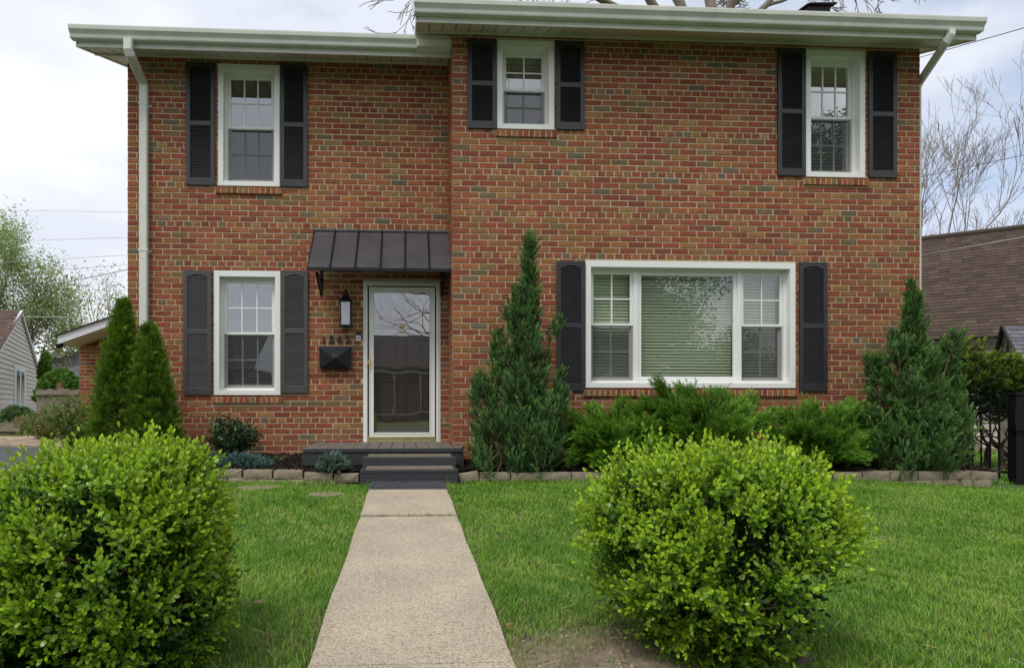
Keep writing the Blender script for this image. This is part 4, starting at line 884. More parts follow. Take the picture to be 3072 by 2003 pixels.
    # older inner leaves
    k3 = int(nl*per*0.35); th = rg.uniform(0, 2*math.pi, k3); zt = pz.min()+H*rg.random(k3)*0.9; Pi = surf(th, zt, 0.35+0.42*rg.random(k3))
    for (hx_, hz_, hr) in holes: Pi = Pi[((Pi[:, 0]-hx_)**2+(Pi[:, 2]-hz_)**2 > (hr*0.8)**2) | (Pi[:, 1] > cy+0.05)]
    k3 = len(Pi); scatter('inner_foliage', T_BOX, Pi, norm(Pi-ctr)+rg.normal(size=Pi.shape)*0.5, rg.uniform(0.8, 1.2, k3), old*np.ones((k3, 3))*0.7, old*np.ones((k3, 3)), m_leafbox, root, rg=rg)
    mb = MB(); r_ = random.Random(seed)
    for k in range(60):
        a = r_.uniform(0, 2*math.pi); t_ = r_.uniform(0.45, 1.0); hz = pz.min()+H*r_.uniform(0.3, 0.92)
        e = surf(np.array([a]), np.array([hz]), np.array([t_*0.92]))[0]; b = Vector((cx+0.12*math.cos(a)*r_.random(), cy+0.12*math.sin(a)*r_.random(), cz-0.03)); e = Vector(e)
        m1 = b.lerp(e, 0.4)+Vector((r_.uniform(-.04,.04), r_.uniform(-.04,.04), -0.03)); m2 = b.lerp(e, 0.75)+Vector((r_.uniform(-.04,.04), r_.uniform(-.04,.04), 0.01))
        mb.tube([b, m1, m2, e], [0.011*r_.uniform(.7, 1.3), 0.008, 0.005, 0.0018], 5)
        for q_ in range(4):
            s_ = m1.lerp(e, r_.random()); mb.tube([s_, s_+Vector((r_.uniform(-.12,.12), r_.uniform(-.12,.12), r_.uniform(0,.12)))], [0.003, 0.001], 4)
    mb.build('branches', m_twig, root); return root

def prof_px(rows, Y, pcx, ins=0.045):
    out_ = []
    x_c = SX(pcx, Y)
    for (py, l, r_) in rows: z_ = SZ(pcx, py*1.29076, Y)-gz-0.065; out_.append((z_, max(.03, x_c-SX(l*1.29076, Y)-ins), max(.03, SX(r_*1.29076, Y)-x_c-ins)))
    return sorted(out_)
BYr = 2.52; bx, _ = S(2150, 1600, BYr); gz = float(ground_z(bx, BYr))
rows = [(1052, 1600, 1720), (1066, 1500, 1810), (1095, 1425, 1850), (1150, 1390, 1905), (1220, 1366, 1940), (1280, 1368, 1940), (1320, 1395, 1900), (1360, 1445, 1840), (1400, 1505, 1800), (1440, 1560, 1770), (1500, 1590, 1760), (1600, 1610, 1755), (1650, 1620, 1750)]
pr_b = prof_px(rows, BYr, 2165)
hp = lambda px, py, r: (SX(px, BYr), SZ(px, py, BYr), r)
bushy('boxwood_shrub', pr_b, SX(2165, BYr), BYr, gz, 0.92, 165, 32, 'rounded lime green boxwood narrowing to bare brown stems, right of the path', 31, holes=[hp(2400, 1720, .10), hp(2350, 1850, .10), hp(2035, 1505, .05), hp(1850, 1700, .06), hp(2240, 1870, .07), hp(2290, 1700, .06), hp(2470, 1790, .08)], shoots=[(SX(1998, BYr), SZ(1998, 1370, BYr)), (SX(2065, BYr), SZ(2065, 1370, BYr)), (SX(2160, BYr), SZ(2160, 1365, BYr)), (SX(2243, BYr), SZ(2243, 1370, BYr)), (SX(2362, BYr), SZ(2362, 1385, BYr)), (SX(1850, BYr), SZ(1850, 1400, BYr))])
BYl = 2.45; gz = float(ground_z(-1.2, BYl))
rows = [(1062, 260, 390), (1082, 120, 425), (1106, -60, 455), (1150, -140, 480), (1220, -160, 495), (1300, -160, 500), (1380, -140, 490), (1450, -110, 465), (1500, -80, 430), (1552, -50, 385), (1620, 0, 330), (1660, 40, 300)]
pr_b = prof_px(rows, BYl, 370)
hp = lambda px, py, r: (SX(px, BYl), SZ(px, py, BYl), r)
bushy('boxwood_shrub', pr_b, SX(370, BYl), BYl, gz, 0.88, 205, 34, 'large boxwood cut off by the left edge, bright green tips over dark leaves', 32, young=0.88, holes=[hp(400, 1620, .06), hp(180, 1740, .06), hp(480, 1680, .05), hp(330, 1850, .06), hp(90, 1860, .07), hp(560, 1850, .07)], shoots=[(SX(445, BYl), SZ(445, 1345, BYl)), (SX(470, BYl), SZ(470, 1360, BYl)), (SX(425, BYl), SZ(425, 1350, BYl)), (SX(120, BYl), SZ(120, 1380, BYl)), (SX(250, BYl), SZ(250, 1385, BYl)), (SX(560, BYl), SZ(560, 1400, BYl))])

# conifer templates
def plume(seed, n=16, wid=0.042, spread=0.50, dens=1.0):
    r_ = random.Random(seed); t = Tpl()
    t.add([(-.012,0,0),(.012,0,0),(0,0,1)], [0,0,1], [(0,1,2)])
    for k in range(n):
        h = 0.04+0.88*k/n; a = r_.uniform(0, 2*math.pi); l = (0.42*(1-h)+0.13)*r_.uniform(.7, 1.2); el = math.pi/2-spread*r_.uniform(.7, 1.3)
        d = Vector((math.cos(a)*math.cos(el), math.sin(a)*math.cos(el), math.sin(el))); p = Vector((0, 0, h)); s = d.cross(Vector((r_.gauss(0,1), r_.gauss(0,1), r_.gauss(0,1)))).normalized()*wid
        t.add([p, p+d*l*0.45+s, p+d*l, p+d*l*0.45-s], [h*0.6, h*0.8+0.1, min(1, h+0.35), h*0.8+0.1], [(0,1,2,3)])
    return t.done()
def fan(seed):
    r_ = random.Random(seed); t = Tpl()
    for k in range(7):
        h = 0.08+0.13*k
        for s in (-1, 1):
            l = (0.62*(1-0.55*h))*r_.uniform(.8, 1.15); a = s*R(38)*r_.uniform(.75, 1.2); d = Vector((math.sin(a), 0.12*r_.uniform(-1, 1), math.cos(a))); p = Vector((0, 0, h)); q = Vector((math.cos(a), 0, -math.sin(a)))*0.040
            t.add([p, p+d*l*0.5+q, p+d*l, p+d*l*0.5-q], [0.1+h*0.4, 0.3+h*0.4, 1, 0.3+h*0.4], [(0,1,2,3)])
    return t.done()
T_PL = [plume(k) for k in range(6)]; T_PN = [plume(40+k, 22, 0.020, 0.42) for k in range(6)]; T_PLS = [plume(20+k, 20, 0.036, 0.36) for k in range(6)]; T_FAN = [fan(k) for k in range(6)]

def conifer(name_, label, base, lobes, nper, tpl, scl, cA, cB, seed, upw=1.0, group=None, cat='shrub', spread=0.35, blen=0.34, per=11, lat=0.035):
    """lobes: cones (x, y, z0, z1, radius, power, lean x, lean y); short boughs leave each cone's axis and carry the sprays"""
    rg = np.random.default_rng(seed); root = empty(name_, base); tag(root, label, cat, group); Ps, Ds, Bs = [], [], []; mb = MB()
    tot = sum((l[3]-l[2])*l[4] for l in lobes)
    for (x, y, z0, z1, r0, pw, lx_, ly_) in lobes:
        nb = max(5, int(nper/per*(z1-z0)*r0/tot)); t = rg.random(nb)**1.15; th = rg.uniform(0, 2*math.pi, nb)
        rad = r0*np.clip((1-t)**pw*(0.6+0.4*sstep(0, 0.2, t)), 0.012, None)*rg.uniform(.72, 1.18, nb); o_ = np.stack([np.cos(th), np.sin(th), np.zeros(nb)], 1)
        L_ = np.minimum(blen, 0.10+rad*0.9+0.10*(1-t))*rg.uniform(.8, 1.25, nb); d = norm(o_*spread*2.2*(1-t[:, None]*0.55)+np.array([[lx_*0.5, ly_*0.5, upw]])+rg.normal(size=(nb, 3))*0.20)
        E = np.stack([x+lx_*t+np.cos(th)*rad, y+ly_*t+np.sin(th)*rad, z0+(z1-z0)*t], 1); S0 = E-d*L_[:, None]*0.55
        br = np.clip(1+rg.normal(size=nb)*0.20, .55, 1.5)
        for k in range(per):
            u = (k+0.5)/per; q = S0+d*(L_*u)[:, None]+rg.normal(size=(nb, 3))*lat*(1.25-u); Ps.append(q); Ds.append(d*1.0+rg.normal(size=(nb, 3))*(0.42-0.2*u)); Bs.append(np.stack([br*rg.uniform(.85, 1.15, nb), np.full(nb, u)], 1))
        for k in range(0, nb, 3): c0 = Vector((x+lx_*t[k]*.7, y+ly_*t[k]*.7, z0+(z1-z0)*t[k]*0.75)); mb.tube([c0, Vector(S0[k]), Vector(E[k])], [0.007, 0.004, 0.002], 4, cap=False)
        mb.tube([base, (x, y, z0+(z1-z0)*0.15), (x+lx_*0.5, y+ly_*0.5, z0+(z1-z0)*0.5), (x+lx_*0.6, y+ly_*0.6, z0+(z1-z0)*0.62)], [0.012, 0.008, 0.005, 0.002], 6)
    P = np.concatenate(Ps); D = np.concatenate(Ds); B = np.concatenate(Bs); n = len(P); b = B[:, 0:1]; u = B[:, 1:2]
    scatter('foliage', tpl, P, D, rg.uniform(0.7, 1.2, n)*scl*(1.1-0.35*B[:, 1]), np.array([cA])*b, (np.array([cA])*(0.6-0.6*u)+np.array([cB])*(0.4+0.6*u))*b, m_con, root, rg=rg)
    mb.build('trunk', m_twig, root); return root

# pair of arborvitae at the left corner
Ya = 7.75
def lobe(px, py0, py1, Y, hwpx, pw, leanpx=0, ly=0): 
    x, z0 = S(px, py0, Y); z1 = SZ(px, py1, Y); return (x, Y, z0, z1, abs(SX(px+hwpx, Y)-SX(px, Y)), pw, SX(px+leanpx, Y)-SX(px, Y), ly)
ar = [lobe(345, 1420, 895, Ya, 86, 0.85, 26)]; ar[0] = (ar[0][0], Ya, ar[0][2], ar[0][3]-0.06)+ar[0][4:]
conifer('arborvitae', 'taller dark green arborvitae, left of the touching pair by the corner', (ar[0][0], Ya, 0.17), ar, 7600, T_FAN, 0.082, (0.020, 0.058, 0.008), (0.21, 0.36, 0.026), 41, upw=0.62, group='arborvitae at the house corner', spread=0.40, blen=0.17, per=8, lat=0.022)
ar = [lobe(468, 1425, 985, Ya-0.12, 84, 0.78, -22)]
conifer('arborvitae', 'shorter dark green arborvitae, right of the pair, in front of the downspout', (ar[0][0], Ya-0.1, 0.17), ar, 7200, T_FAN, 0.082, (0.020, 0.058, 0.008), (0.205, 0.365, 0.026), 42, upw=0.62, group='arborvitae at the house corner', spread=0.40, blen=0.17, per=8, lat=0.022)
# tall irregular upright juniper
Yj = 7.25
jl = [lobe(1568, 1400, 715, Yj, 82, 1.05, 20), lobe(1545, 1200, 905, Yj-.08, 56, 0.75, -10), lobe(1590, 1200, 880, Yj-.1, 46, 0.8, 8), lobe(1510, 1390, 1010, Yj+.05, 70, 0.6, -12), lobe(1620, 1390, 1060, Yj, 56, 0.65, 6), lobe(1475, 1390, 1140, Yj-.05, 58, 0.6, -36), lobe(1638, 1390, 1125, Yj-.1, 52, 0.7, 44), lobe(1545, 1405, 1120, Yj-.2, 66, 0.6, 4), lobe(1505, 1410, 1250, Yj-.25, 70, 0.5, -22), lobe(1600, 1408, 1220, Yj-.25, 74, 0.55, 14), lobe(1650, 1010, 962, Yj, 14, 0.8, 36), lobe(1592, 900, 735, Yj, 20, 0.8, 6), lobe(1560, 1010, 840, Yj-.12, 34, 0.8, 0)]
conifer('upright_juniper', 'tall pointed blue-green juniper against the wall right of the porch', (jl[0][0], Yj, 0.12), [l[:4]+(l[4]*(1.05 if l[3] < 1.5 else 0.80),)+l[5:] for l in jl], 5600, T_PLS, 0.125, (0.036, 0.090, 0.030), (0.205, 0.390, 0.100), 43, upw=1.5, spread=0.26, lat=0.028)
# broad juniper at the right corner
Yk = 7.28
jl = [lobe(2745, 1400, 890, Yk, 74, 0.95, -5), lobe(2690, 1390, 1090, Yk, 56, 0.7, -66), lobe(2815, 1390, 1090, Yk+.05, 58, 0.7, 40), lobe(2650, 1390, 1240, Yk-.1, 60, 0.6, -30), lobe(2830, 1395, 1210, Yk-.05, 50, 0.6, 40), lobe(2740, 1400, 1110, Yk-.2, 66, 0.65, -10), lobe(2800, 1240, 1020, Yk+.1, 28, 0.8, 54), lobe(2700, 1405, 1290, Yk-.25, 60, 0.5, -20), lobe(2800, 1405, 1250, Yk-.25, 70, 0.5, 20), lobe(2780, 1250, 1050, Yk-.15, 44, 0.7, 14), lobe(2735, 980, 862, Yk, 15, 0.8, 0), lobe(2700, 1150, 1010, Yk-.1, 36, .7, -8), lobe(2640, 1130, 1080, Yk, 20, .6, -26), lobe(2850, 1080, 975, Yk, 14, .8, 36)]
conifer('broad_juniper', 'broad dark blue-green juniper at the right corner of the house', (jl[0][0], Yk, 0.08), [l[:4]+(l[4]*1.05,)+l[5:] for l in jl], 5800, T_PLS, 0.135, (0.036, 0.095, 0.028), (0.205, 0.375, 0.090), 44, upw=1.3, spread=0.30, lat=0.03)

# spreading junipers: arching boughs
def spreader(label, px, Y, boughs, seed, cA=(0.034, 0.105, 0.008), cB=(0.20, 0.40, 0.038)):
    rg = np.random.default_rng(seed); r_ = random.Random(seed); x, _ = S(px, 1400, Y); zb_ = float(mulch_z(np.array(x), np.array(Y))); root = empty('spreading_juniper', (x, Y, zb_)); tag(root, label, 'shrub', 'spreading junipers under the picture window')
    Ps, Ds = [], []; mb = MB(); b0 = Vector((x, Y, zb_+0.02))
    for (tpx, tpy, dy, w_) in boughs:
        e = Vector((SX(tpx, Y+dy), Y+dy, SZ(tpx, tpy, Y+dy))); m1 = b0.lerp(e, 0.45)+Vector((0, 0, 0.10)); pts = []
        for k in range(25): t = k/24; p = b0*(1-t)**2+m1*2*t*(1-t)+e*t*t; pts.append(p)
        mb.tube(pts[::4], [0.014, 0.011, 0.008, 0.006, 0.004, 0.003, 0.001][:len(pts[::4])], 5)
        n = int(230*w_); t = 0.10+0.90*rg.random(n)**0.75; P = np.array([pts[min(24, int(q*24))] for q in t])+rg.normal(size=(n, 3))*np.array([[0.07, 0.07, 0.045]])*w_*(1.15-t[:, None]*0.8)
        tg = np.array([(pts[min(24, int(q*24)+1)]-pts[max(0, int(q*24)-1)]).normalized() for q in t]); D = tg*1.2+np.array([[0, 0, 0.22]])+rg.normal(size=(n, 3))*0.26; Ps.append(P); Ds.append(D)
    P = np.concatenate(Ps); D = np.concatenate(Ds); n = len(P); hz = np.clip((P[:, 2]-zb_)/0.6, 0, 1)[:, None]; b = np.clip((0.9+0.25*vnoise(P, 8, seed))[:, None]*rg.uniform(.75, 1.25, (n, 1)), .3, 1.7)
    scatter('foliage', T_PN, P, D, rg.uniform(0.13, 0.24, n), np.array([cA])*b, np.array([cB])*b, m_con, root, rg=rg); mb.build('stems', m_bark, root)
Yp = 7.28
spreader('low spreading juniper beside the tall juniper, mostly dark inside', 1850, Yp, [(1730, 1262, .1, 1.0), (1790, 1250, .15, 1.1), (1700, 1330, .0, 1.0), (1860, 1235, .1, 1.2), (1760, 1320, -.25, 1.2), (1830, 1300, -.3, 1.2), (1740, 1370, -.2, 1.0), (1930, 1290, -.15, 1.2), (1900, 1250, .0, 1.2), (1690, 1290, .25, .8), (1960, 1340, -.3, 1.2), (1860, 1350, -.32, 1.2), (1800, 1380, -.3, .9)], 51)
spreader('tallest arching juniper whose longest bough reaches the picture window sill', 2110, Yp, [(1985, 1168, -.1, 1.0), (2060, 1192, .05, 1.4), (1960, 1225, -.1, 1.3), (2140, 1200, .1, 1.4), (2010, 1240, -.25, 1.5), (2240, 1215, .1, 1.3), (2210, 1240, -.1, 1.4), (2090, 1240, -.3, 1.6), (1930, 1290, -.2, 1.3), (2200, 1290, -.3, 1.5), (2170, 1212, .05, .9), (2280, 1270, -.1, 1.3), (2040, 1290, -.3, 1.4), (2310, 1250, 0, 1.0), (2120, 1330, -.35, 1.4)], 52)
spreader('spreading juniper with layered boughs reaching the right corner', 2440, Yp, [(2640, 1308, -.2, 1.0), (2540, 1235, 0, 1.4), (2430, 1240, .1, 1.4), (2360, 1262, 0, 1.3), (2590, 1262, .05, 1.3), (2500, 1270, -.2, 1.5), (2400, 1300, -.25, 1.4), (2600, 1330, -.1, 1.1), (2550, 1370, -.3, 1.1), (2330, 1310, -.2, 1.2), (2460, 1380, -.3, 1.0), (2480, 1320, -.3, 1.4), (2340, 1370, -.3, 1.1), (2560, 1240, .2, 1.0)], 53, cB=(0.18, 0.37, 0.036))

# small plants in the left bed
def twiggy(name_, label, cx, cy, z0, H, Wd, nst, nleaf, lsz, cols_, seed, mat=m_leaf, lean=(0, 0), stem=0.004, wl=0.5, cat='shrub', group=None, up=0.8, stemmat=None, tmin=0.25):
    rg = np.random.default_rng(seed); r_ = random.Random(seed); root = empty(name_, (cx, cy, z0)); tag(root, label, cat, group); mb = MB(); Ps, Ds = [], []
    for k in range(nst):
        a = r_.uniform(0, 6.283); rr_ = Wd*math.sqrt(r_.random()); h = H*r_.uniform(0.55, 1.0)*(1-0.35*rr_/Wd); b = Vector((cx+0.1*rr_*math.cos(a), cy+0.1*rr_*math.sin(a), z0)); e = Vector((cx+rr_*math.cos(a)+lean[0], cy+rr_*math.sin(a)*0.8+lean[1], z0+h)); m_ = b.lerp(e, .5)+Vector((r_.uniform(-.1, .1)*Wd, r_.uniform(-.1, .1)*Wd, 0.06*H))
        pts = [b*(1-t)**2+m_*2*t*(1-t)+e*t*t for t in np.linspace(0, 1, 6)]; mb.tube(pts, [stem*(1-0.85*i/5) for i in range(6)], 4, cap=False)
        for q in range(4):
            t = r_.uniform(.3, .95); s_ = Vector(pts[int(t*5)]); e2 = s_+Vector((r_.gauss(0, .22), r_.gauss(0, .22), abs(r_.gauss(.2, .15))))*Wd*0.9; mb.tube([s_, e2], [stem*0.4, stem*0.15], 3, cap=False)
            nn = nleaf//(nst*5)+1; tt = rg.random(nn)[:, None]; Ps.append(np.array(s_)*(1-tt)+np.array(e2)*tt+rg.normal(size=(nn, 3))*lsz*0.5); Ds.append(rg.normal(size=(nn, 3))+np.array([[0, 0, up]]))
        nn = nleaf//(nst*5)*2+1; tt = tmin+(1-tmin)*rg.random(nn); P_ = np.array([np.array(b*(1-t)**2+m_*2*t*(1-t)+e*t*t) for t in tt]); Ps.append(P_+rg.normal(size=(nn, 3))*lsz*0.6); Ds.append(rg.normal(size=(nn, 3))+np.array([[0, 0, up]]))
    mb.build('stems', stemmat or m_twig, root); P = np.concatenate(Ps); D = np.concatenate(Ds); n = len(P); ci = rg.integers(0, len(cols_), n); c = np.array(cols_)[ci]*rg.uniform(.75, 1.25, (n, 1))
    t = Tpl(); p_, f_ = leaf_faces((0, 0, 0), (0, 0, 1), (0, 1, 0), 1.0, wl, 0.25); t.add(p_, [.5]*6, f_); t.done()
    scatter('foliage', [t], P, D, rg.uniform(.7, 1.3, n)*lsz, c, c, mat, root, rg=rg); return root
hx = SX(702, 8.1); twiggy('holly_shrub', 'small dark glossy broadleaf shrub below the ground-floor window', hx, 8.1, 0.15, 0.62, 0.36, 34, 2600, 0.036, [(0.02, 0.055, 0.018), (0.03, 0.085, 0.02), (0.055, 0.13, 0.03), (0.012, 0.035, 0.014)], 61, mat=m_leafbox)
def rug(name_, label, px0, px1, Y, h, n, seed, group=None, dep=0.22, cA=(0.03, 0.065, 0.055), cB=(0.13, 0.22, 0.20), scl=0.09):
    rg = np.random.default_rng(seed); x0, x1 = SX(px0, Y), SX(px1, Y); cx0 = (x0+x1)/2; zc = float(mulch_z(np.array(cx0), np.array(Y))); root = empty(name_, (cx0, Y, zc)); tag(root, label, 'ground cover', group)
    a = rg.uniform(0, 6.283, n); q = np.sqrt(rg.random(n)); P = np.stack([cx0+(x1-x0)/2*q*np.cos(a), Y+dep*q*np.sin(a), zc+h*(1-q**2)*rg.uniform(.5, 1, n)], 1)
    D = np.stack([np.cos(a)*q, np.sin(a)*q, np.full(n, 0.55)], 1)+rg.normal(size=(n, 3))*0.35; b = rg.uniform(.7, 1.25, (n, 1))
    scatter('foliage', T_PL, P, D, rg.uniform(.7, 1.3, n)*scl, np.array([cA])*b, np.array([cB])*b, m_con, root, rg=rg)
    mb = MB(); r_ = random.Random(seed)
    for k in range(12): a_ = r_.uniform(0, 6.28); mb.tube([(cx0, Y, zc), (cx0+(x1-x0)/2*.5*math.cos(a_), Y+dep*.5*math.sin(a_), zc+h*.5), (cx0+(x1-x0)/2*.8*math.cos(a_), Y+dep*.8*math.sin(a_), zc+h*.3)], [.006, .004, .002], 4)
    mb.build('stems', m_twig, root)
rug('creeping_juniper', 'blue-grey creeping juniper mat, the wider one left of the grass tuft', 640, 806, 7.38, 0.10, 520, 62, 'creeping blue junipers in the left bed')
rug('creeping_juniper', 'blue creeping juniper mat half hidden behind the left boxwood', 570, 665, 7.62, 0.07, 300, 63, 'creeping blue junipers in the left bed')
rug('dwarf_blue_juniper', 'little blue-green juniper tuft in mulch just left of the steps', 962, 1038, 7.02, 0.15, 330, 64, dep=0.13, cA=(0.04, 0.075, 0.055), cB=(0.17, 0.26, 0.20))
# strap-leaved tuft
root = empty('daylily', (SX(838, 7.75), 7.75, 0.14)); tag(root, 'tuft of pale strap leaves in mulch left of the porch', 'plant'); mb = MB(); r_ = random.Random(5)
for k in range(34):
    a = r_.uniform(0, 6.28); l = r_.uniform(.10, .2); x_, y_ = root.location[0]+r_.uniform(-.03, .03), 7.75+r_.uniform(-.03, .03); pts = []
    g_ = r_.uniform(.7, 1.2); mb.cur = (0.11*g_, 0.19*g_, 0.075*g_)
    for i in range(5): t = i/4; rad = l*0.75*t**1.3; pts.append(Vector((x_+math.cos(a)*rad, y_+math.sin(a)*rad, 0.13+l*(t*1.1-0.55*t*t*r_.uniform(.9, 1.2)))))
    s = Vector((-math.sin(a), math.cos(a), 0))*0.006
    for i in range(4): w0, w1 = (1-i/4.6), (1-(i+1)/4.05); mb.quad(pts[i]-s*w0, pts[i]+s*w0, pts[i+1]+s*w1, pts[i+1]-s*w1)
mb.build('leaves', m_leaf, root, cols=True)

# ------------------------------------------------------------------ lawn grass
def lawn(name_, label, x0, x1, y0, y1, dens, seed, wmul=1.0, hmul=1.0, mask=None):
    rg = np.random.default_rng(seed); n = int((x1-x0)*(y1-y0)*dens); X = rg.uniform(x0, x1, n); Y = rg.uniform(y0, y1, n)
    keep = (X > -0.72*Y-1.0) & (X < 1.12*Y+1.0)
    if mask is not None: keep &= mask(X, Y, rg)
    X, Y = X[keep], Y[keep]; P = np.stack([X, Y, ground_z(X, Y)-0.010+0.022*((X > -.335) & (X < .375) & (np.abs(Y-5.04) < .013))], 1); n = len(P); P2 = P[:, :2]
    cl = vnoise(P2, 5.0, 71); cl2 = vnoise(P2, 17.0, 72); cl3 = vnoise(P2, 48.0, 73)
    edge = np.exp(-np.abs(np.minimum(np.abs(X+0.345), np.abs(X-0.385)))/0.09)*(Y < 6.4)
    dry = np.clip(0.16*cl+0.16*cl2+0.02+0.55*edge*(0.5+0.5*cl3)+0.35*np.exp(-((X-0.9)**2+(Y-2.5)**2)/0.5)+0.4*np.exp(-((X+0.6)**2+(Y-2.3)**2)/0.25), 0, 1)
    h = (0.029+0.006*cl2*0.5+0.006*cl3)*(1-0.45*dry)*rg.uniform(.6, 1.35, n)*hmul; h = h*(1+0.9*np.exp(-np.abs(np.minimum(np.abs(X+0.345), np.abs(X-0.385)))/0.03)*(Y < 6.6)*rg.random(n)); h = np.clip(h, 0.012, 0.12); wd = rg.uniform(.0010, .0020, n)*wmul*(0.6+0.12*Y)
    a = rg.uniform(0, 6.283, n); bend = h*rg.uniform(.3, 1.5, n); dx, dy = np.cos(a), np.sin(a); sx_, sy_ = -dy*wd, dx*wd
    # face the blade widths randomly
    b0 = P+np.stack([-sx_, -sy_, 0*h], 1); b1 = P+np.stack([sx_, sy_, 0*h], 1); md = np.stack([dx*bend*.35, dy*bend*.35, h*.6], 1); m0 = P+md+np.stack([-sx_*.75, -sy_*.75, 0*h], 1); m1 = P+md+np.stack([sx_*.75, sy_*.75, 0*h], 1); tp = P+np.stack([dx*bend, dy*bend, h], 1)
    V = np.stack([b0, b1, m1, m0, tp], 1).reshape(-1, 3); k = np.arange(n)*5; q = np.stack([k, k+1, k+2, k+3], 1); t = np.stack([k+3, k+2, k+4], 1)
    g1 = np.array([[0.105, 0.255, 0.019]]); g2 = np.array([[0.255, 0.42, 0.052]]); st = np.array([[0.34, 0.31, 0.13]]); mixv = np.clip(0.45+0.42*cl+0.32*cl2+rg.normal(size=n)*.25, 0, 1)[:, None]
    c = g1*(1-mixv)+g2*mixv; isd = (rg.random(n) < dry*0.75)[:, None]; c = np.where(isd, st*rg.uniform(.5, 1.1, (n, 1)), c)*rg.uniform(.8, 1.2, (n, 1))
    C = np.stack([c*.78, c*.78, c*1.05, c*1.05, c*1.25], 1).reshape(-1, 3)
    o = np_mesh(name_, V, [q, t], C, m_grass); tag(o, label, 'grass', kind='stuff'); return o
def m_main(X, Y, rg):
    ej = 0.012*vnoise(np.stack([X*3, Y], 1), 16, 6)+0.006*rg.normal(size=len(X)); k = ~((X > -0.346+ej) & (X < 0.386-ej) & (Y < 6.68)) & (Y < bed_front(X)-0.015)
    k |= (np.abs(Y-5.04) < 0.012) & (rg.random(len(X)) < .8) & (X > -.34) & (X < .38)
    d = np.sqrt((X-0.80)**2+((Y-2.25)*1.0)**2)+0.10*vnoise(np.stack([X, Y], 1), 14, 5); k &= (d > 0.50) | (rg.random(len(X)) < np.clip((d-0.12)*0.9, 0.02, .35))
    return k & ~((X < -4.2) & (Y < 9.9)) & ~((X > -1.08) & (X < 0.66) & (Y > 6.66))
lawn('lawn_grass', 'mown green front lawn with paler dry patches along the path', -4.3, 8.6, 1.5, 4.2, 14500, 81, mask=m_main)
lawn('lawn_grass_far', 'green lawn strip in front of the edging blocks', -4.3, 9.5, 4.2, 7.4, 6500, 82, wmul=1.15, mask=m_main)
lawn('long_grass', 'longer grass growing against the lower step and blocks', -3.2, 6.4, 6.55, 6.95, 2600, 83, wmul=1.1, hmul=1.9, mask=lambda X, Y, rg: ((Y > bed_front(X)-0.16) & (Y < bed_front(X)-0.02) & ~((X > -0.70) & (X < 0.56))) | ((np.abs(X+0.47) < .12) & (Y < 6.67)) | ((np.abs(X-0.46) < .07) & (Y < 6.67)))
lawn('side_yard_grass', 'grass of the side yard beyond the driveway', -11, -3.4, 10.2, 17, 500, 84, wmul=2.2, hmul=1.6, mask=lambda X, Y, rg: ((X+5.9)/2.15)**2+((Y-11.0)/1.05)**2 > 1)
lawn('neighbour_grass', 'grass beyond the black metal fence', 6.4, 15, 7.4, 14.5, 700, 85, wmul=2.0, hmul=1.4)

# pebbles and clods on the bare patch, dry litter in the turf
n = 420; a = rng.uniform(0, 6.283, n); q = np.sqrt(rng.random(n))*0.52; X = 0.80+q*np.cos(a); Y = 2.3+q*np.sin(a); k = X > 0.40; X, Y = X[k], Y[k]; n = len(X)
peb = Tpl(); peb.add([(-.5,-.4,0),(.5,-.45,0),(.45,.5,0),(-.4,.5,0),(-.25,-.2,.45),(.3,-.2,.5),(.2,.3,.4),(-.25,.25,.5)], [0]*8, [(4,5,6,7),(0,1,5,4),(1,2,6,5),(2,3,7,6),(3,0,4,7)]); peb.done()
b = rng.uniform(.6, 1.4, (n, 1)); o = scatter('soil_clods', [peb], np.stack([X, Y, ground_z(X, Y)-0.012], 1), np.stack([rng.normal(size=n)*.3, rng.normal(size=n)*.3, np.ones(n)], 1), rng.uniform(.006, .022, n), np.array([[0.24, 0.18, 0.125]])*b, np.array([[0.24, 0.18, 0.125]])*b, m_chip)
tag(o, 'small stones and soil crumbs scattered over the bare patch', 'soil', kind='stuff')
n = 2600; X = rng.uniform(-2.5, 4.5, n); Y = rng.uniform(1.9, 5.5, n); w_ = rng.random(n) < np.clip(0.25+0.5*np.exp(-((X-0.9)**2+(Y-2.5)**2)/0.6)+0.35*np.exp(-np.minimum(np.abs(X+.37), np.abs(X-.41))/.12)+.4*np.exp(-((X+.7)**2+(Y-2.2)**2)/.3), 0, 1); w_ &= ~((X > -.36) & (X < .40)); X, Y = X[w_], Y[w_]; n = len(X)
stw = Tpl(); stw.add([(-.02,0,-.5),(.02,0,-.5),(.015,.03,.5),(-.015,.03,.5)], [0]*4, [(0,1,2,3)]); stw.done(); b = rng.uniform(.5, 1.2, (n, 1))
o = scatter('dry_litter', [stw], np.stack([X, Y, ground_z(X, Y)+rng.uniform(0.0, .028, n)], 1), np.stack([rng.normal(size=n), rng.normal(size=n), rng.normal(size=n)*.25], 1), rng.uniform(.03, .08, n), np.array([[0.42, 0.34, 0.19]])*b, np.array([[0.42, 0.34, 0.19]])*b, m_chip)
tag(o, 'dry straw and clippings lying in the lawn', 'litter', kind='stuff')

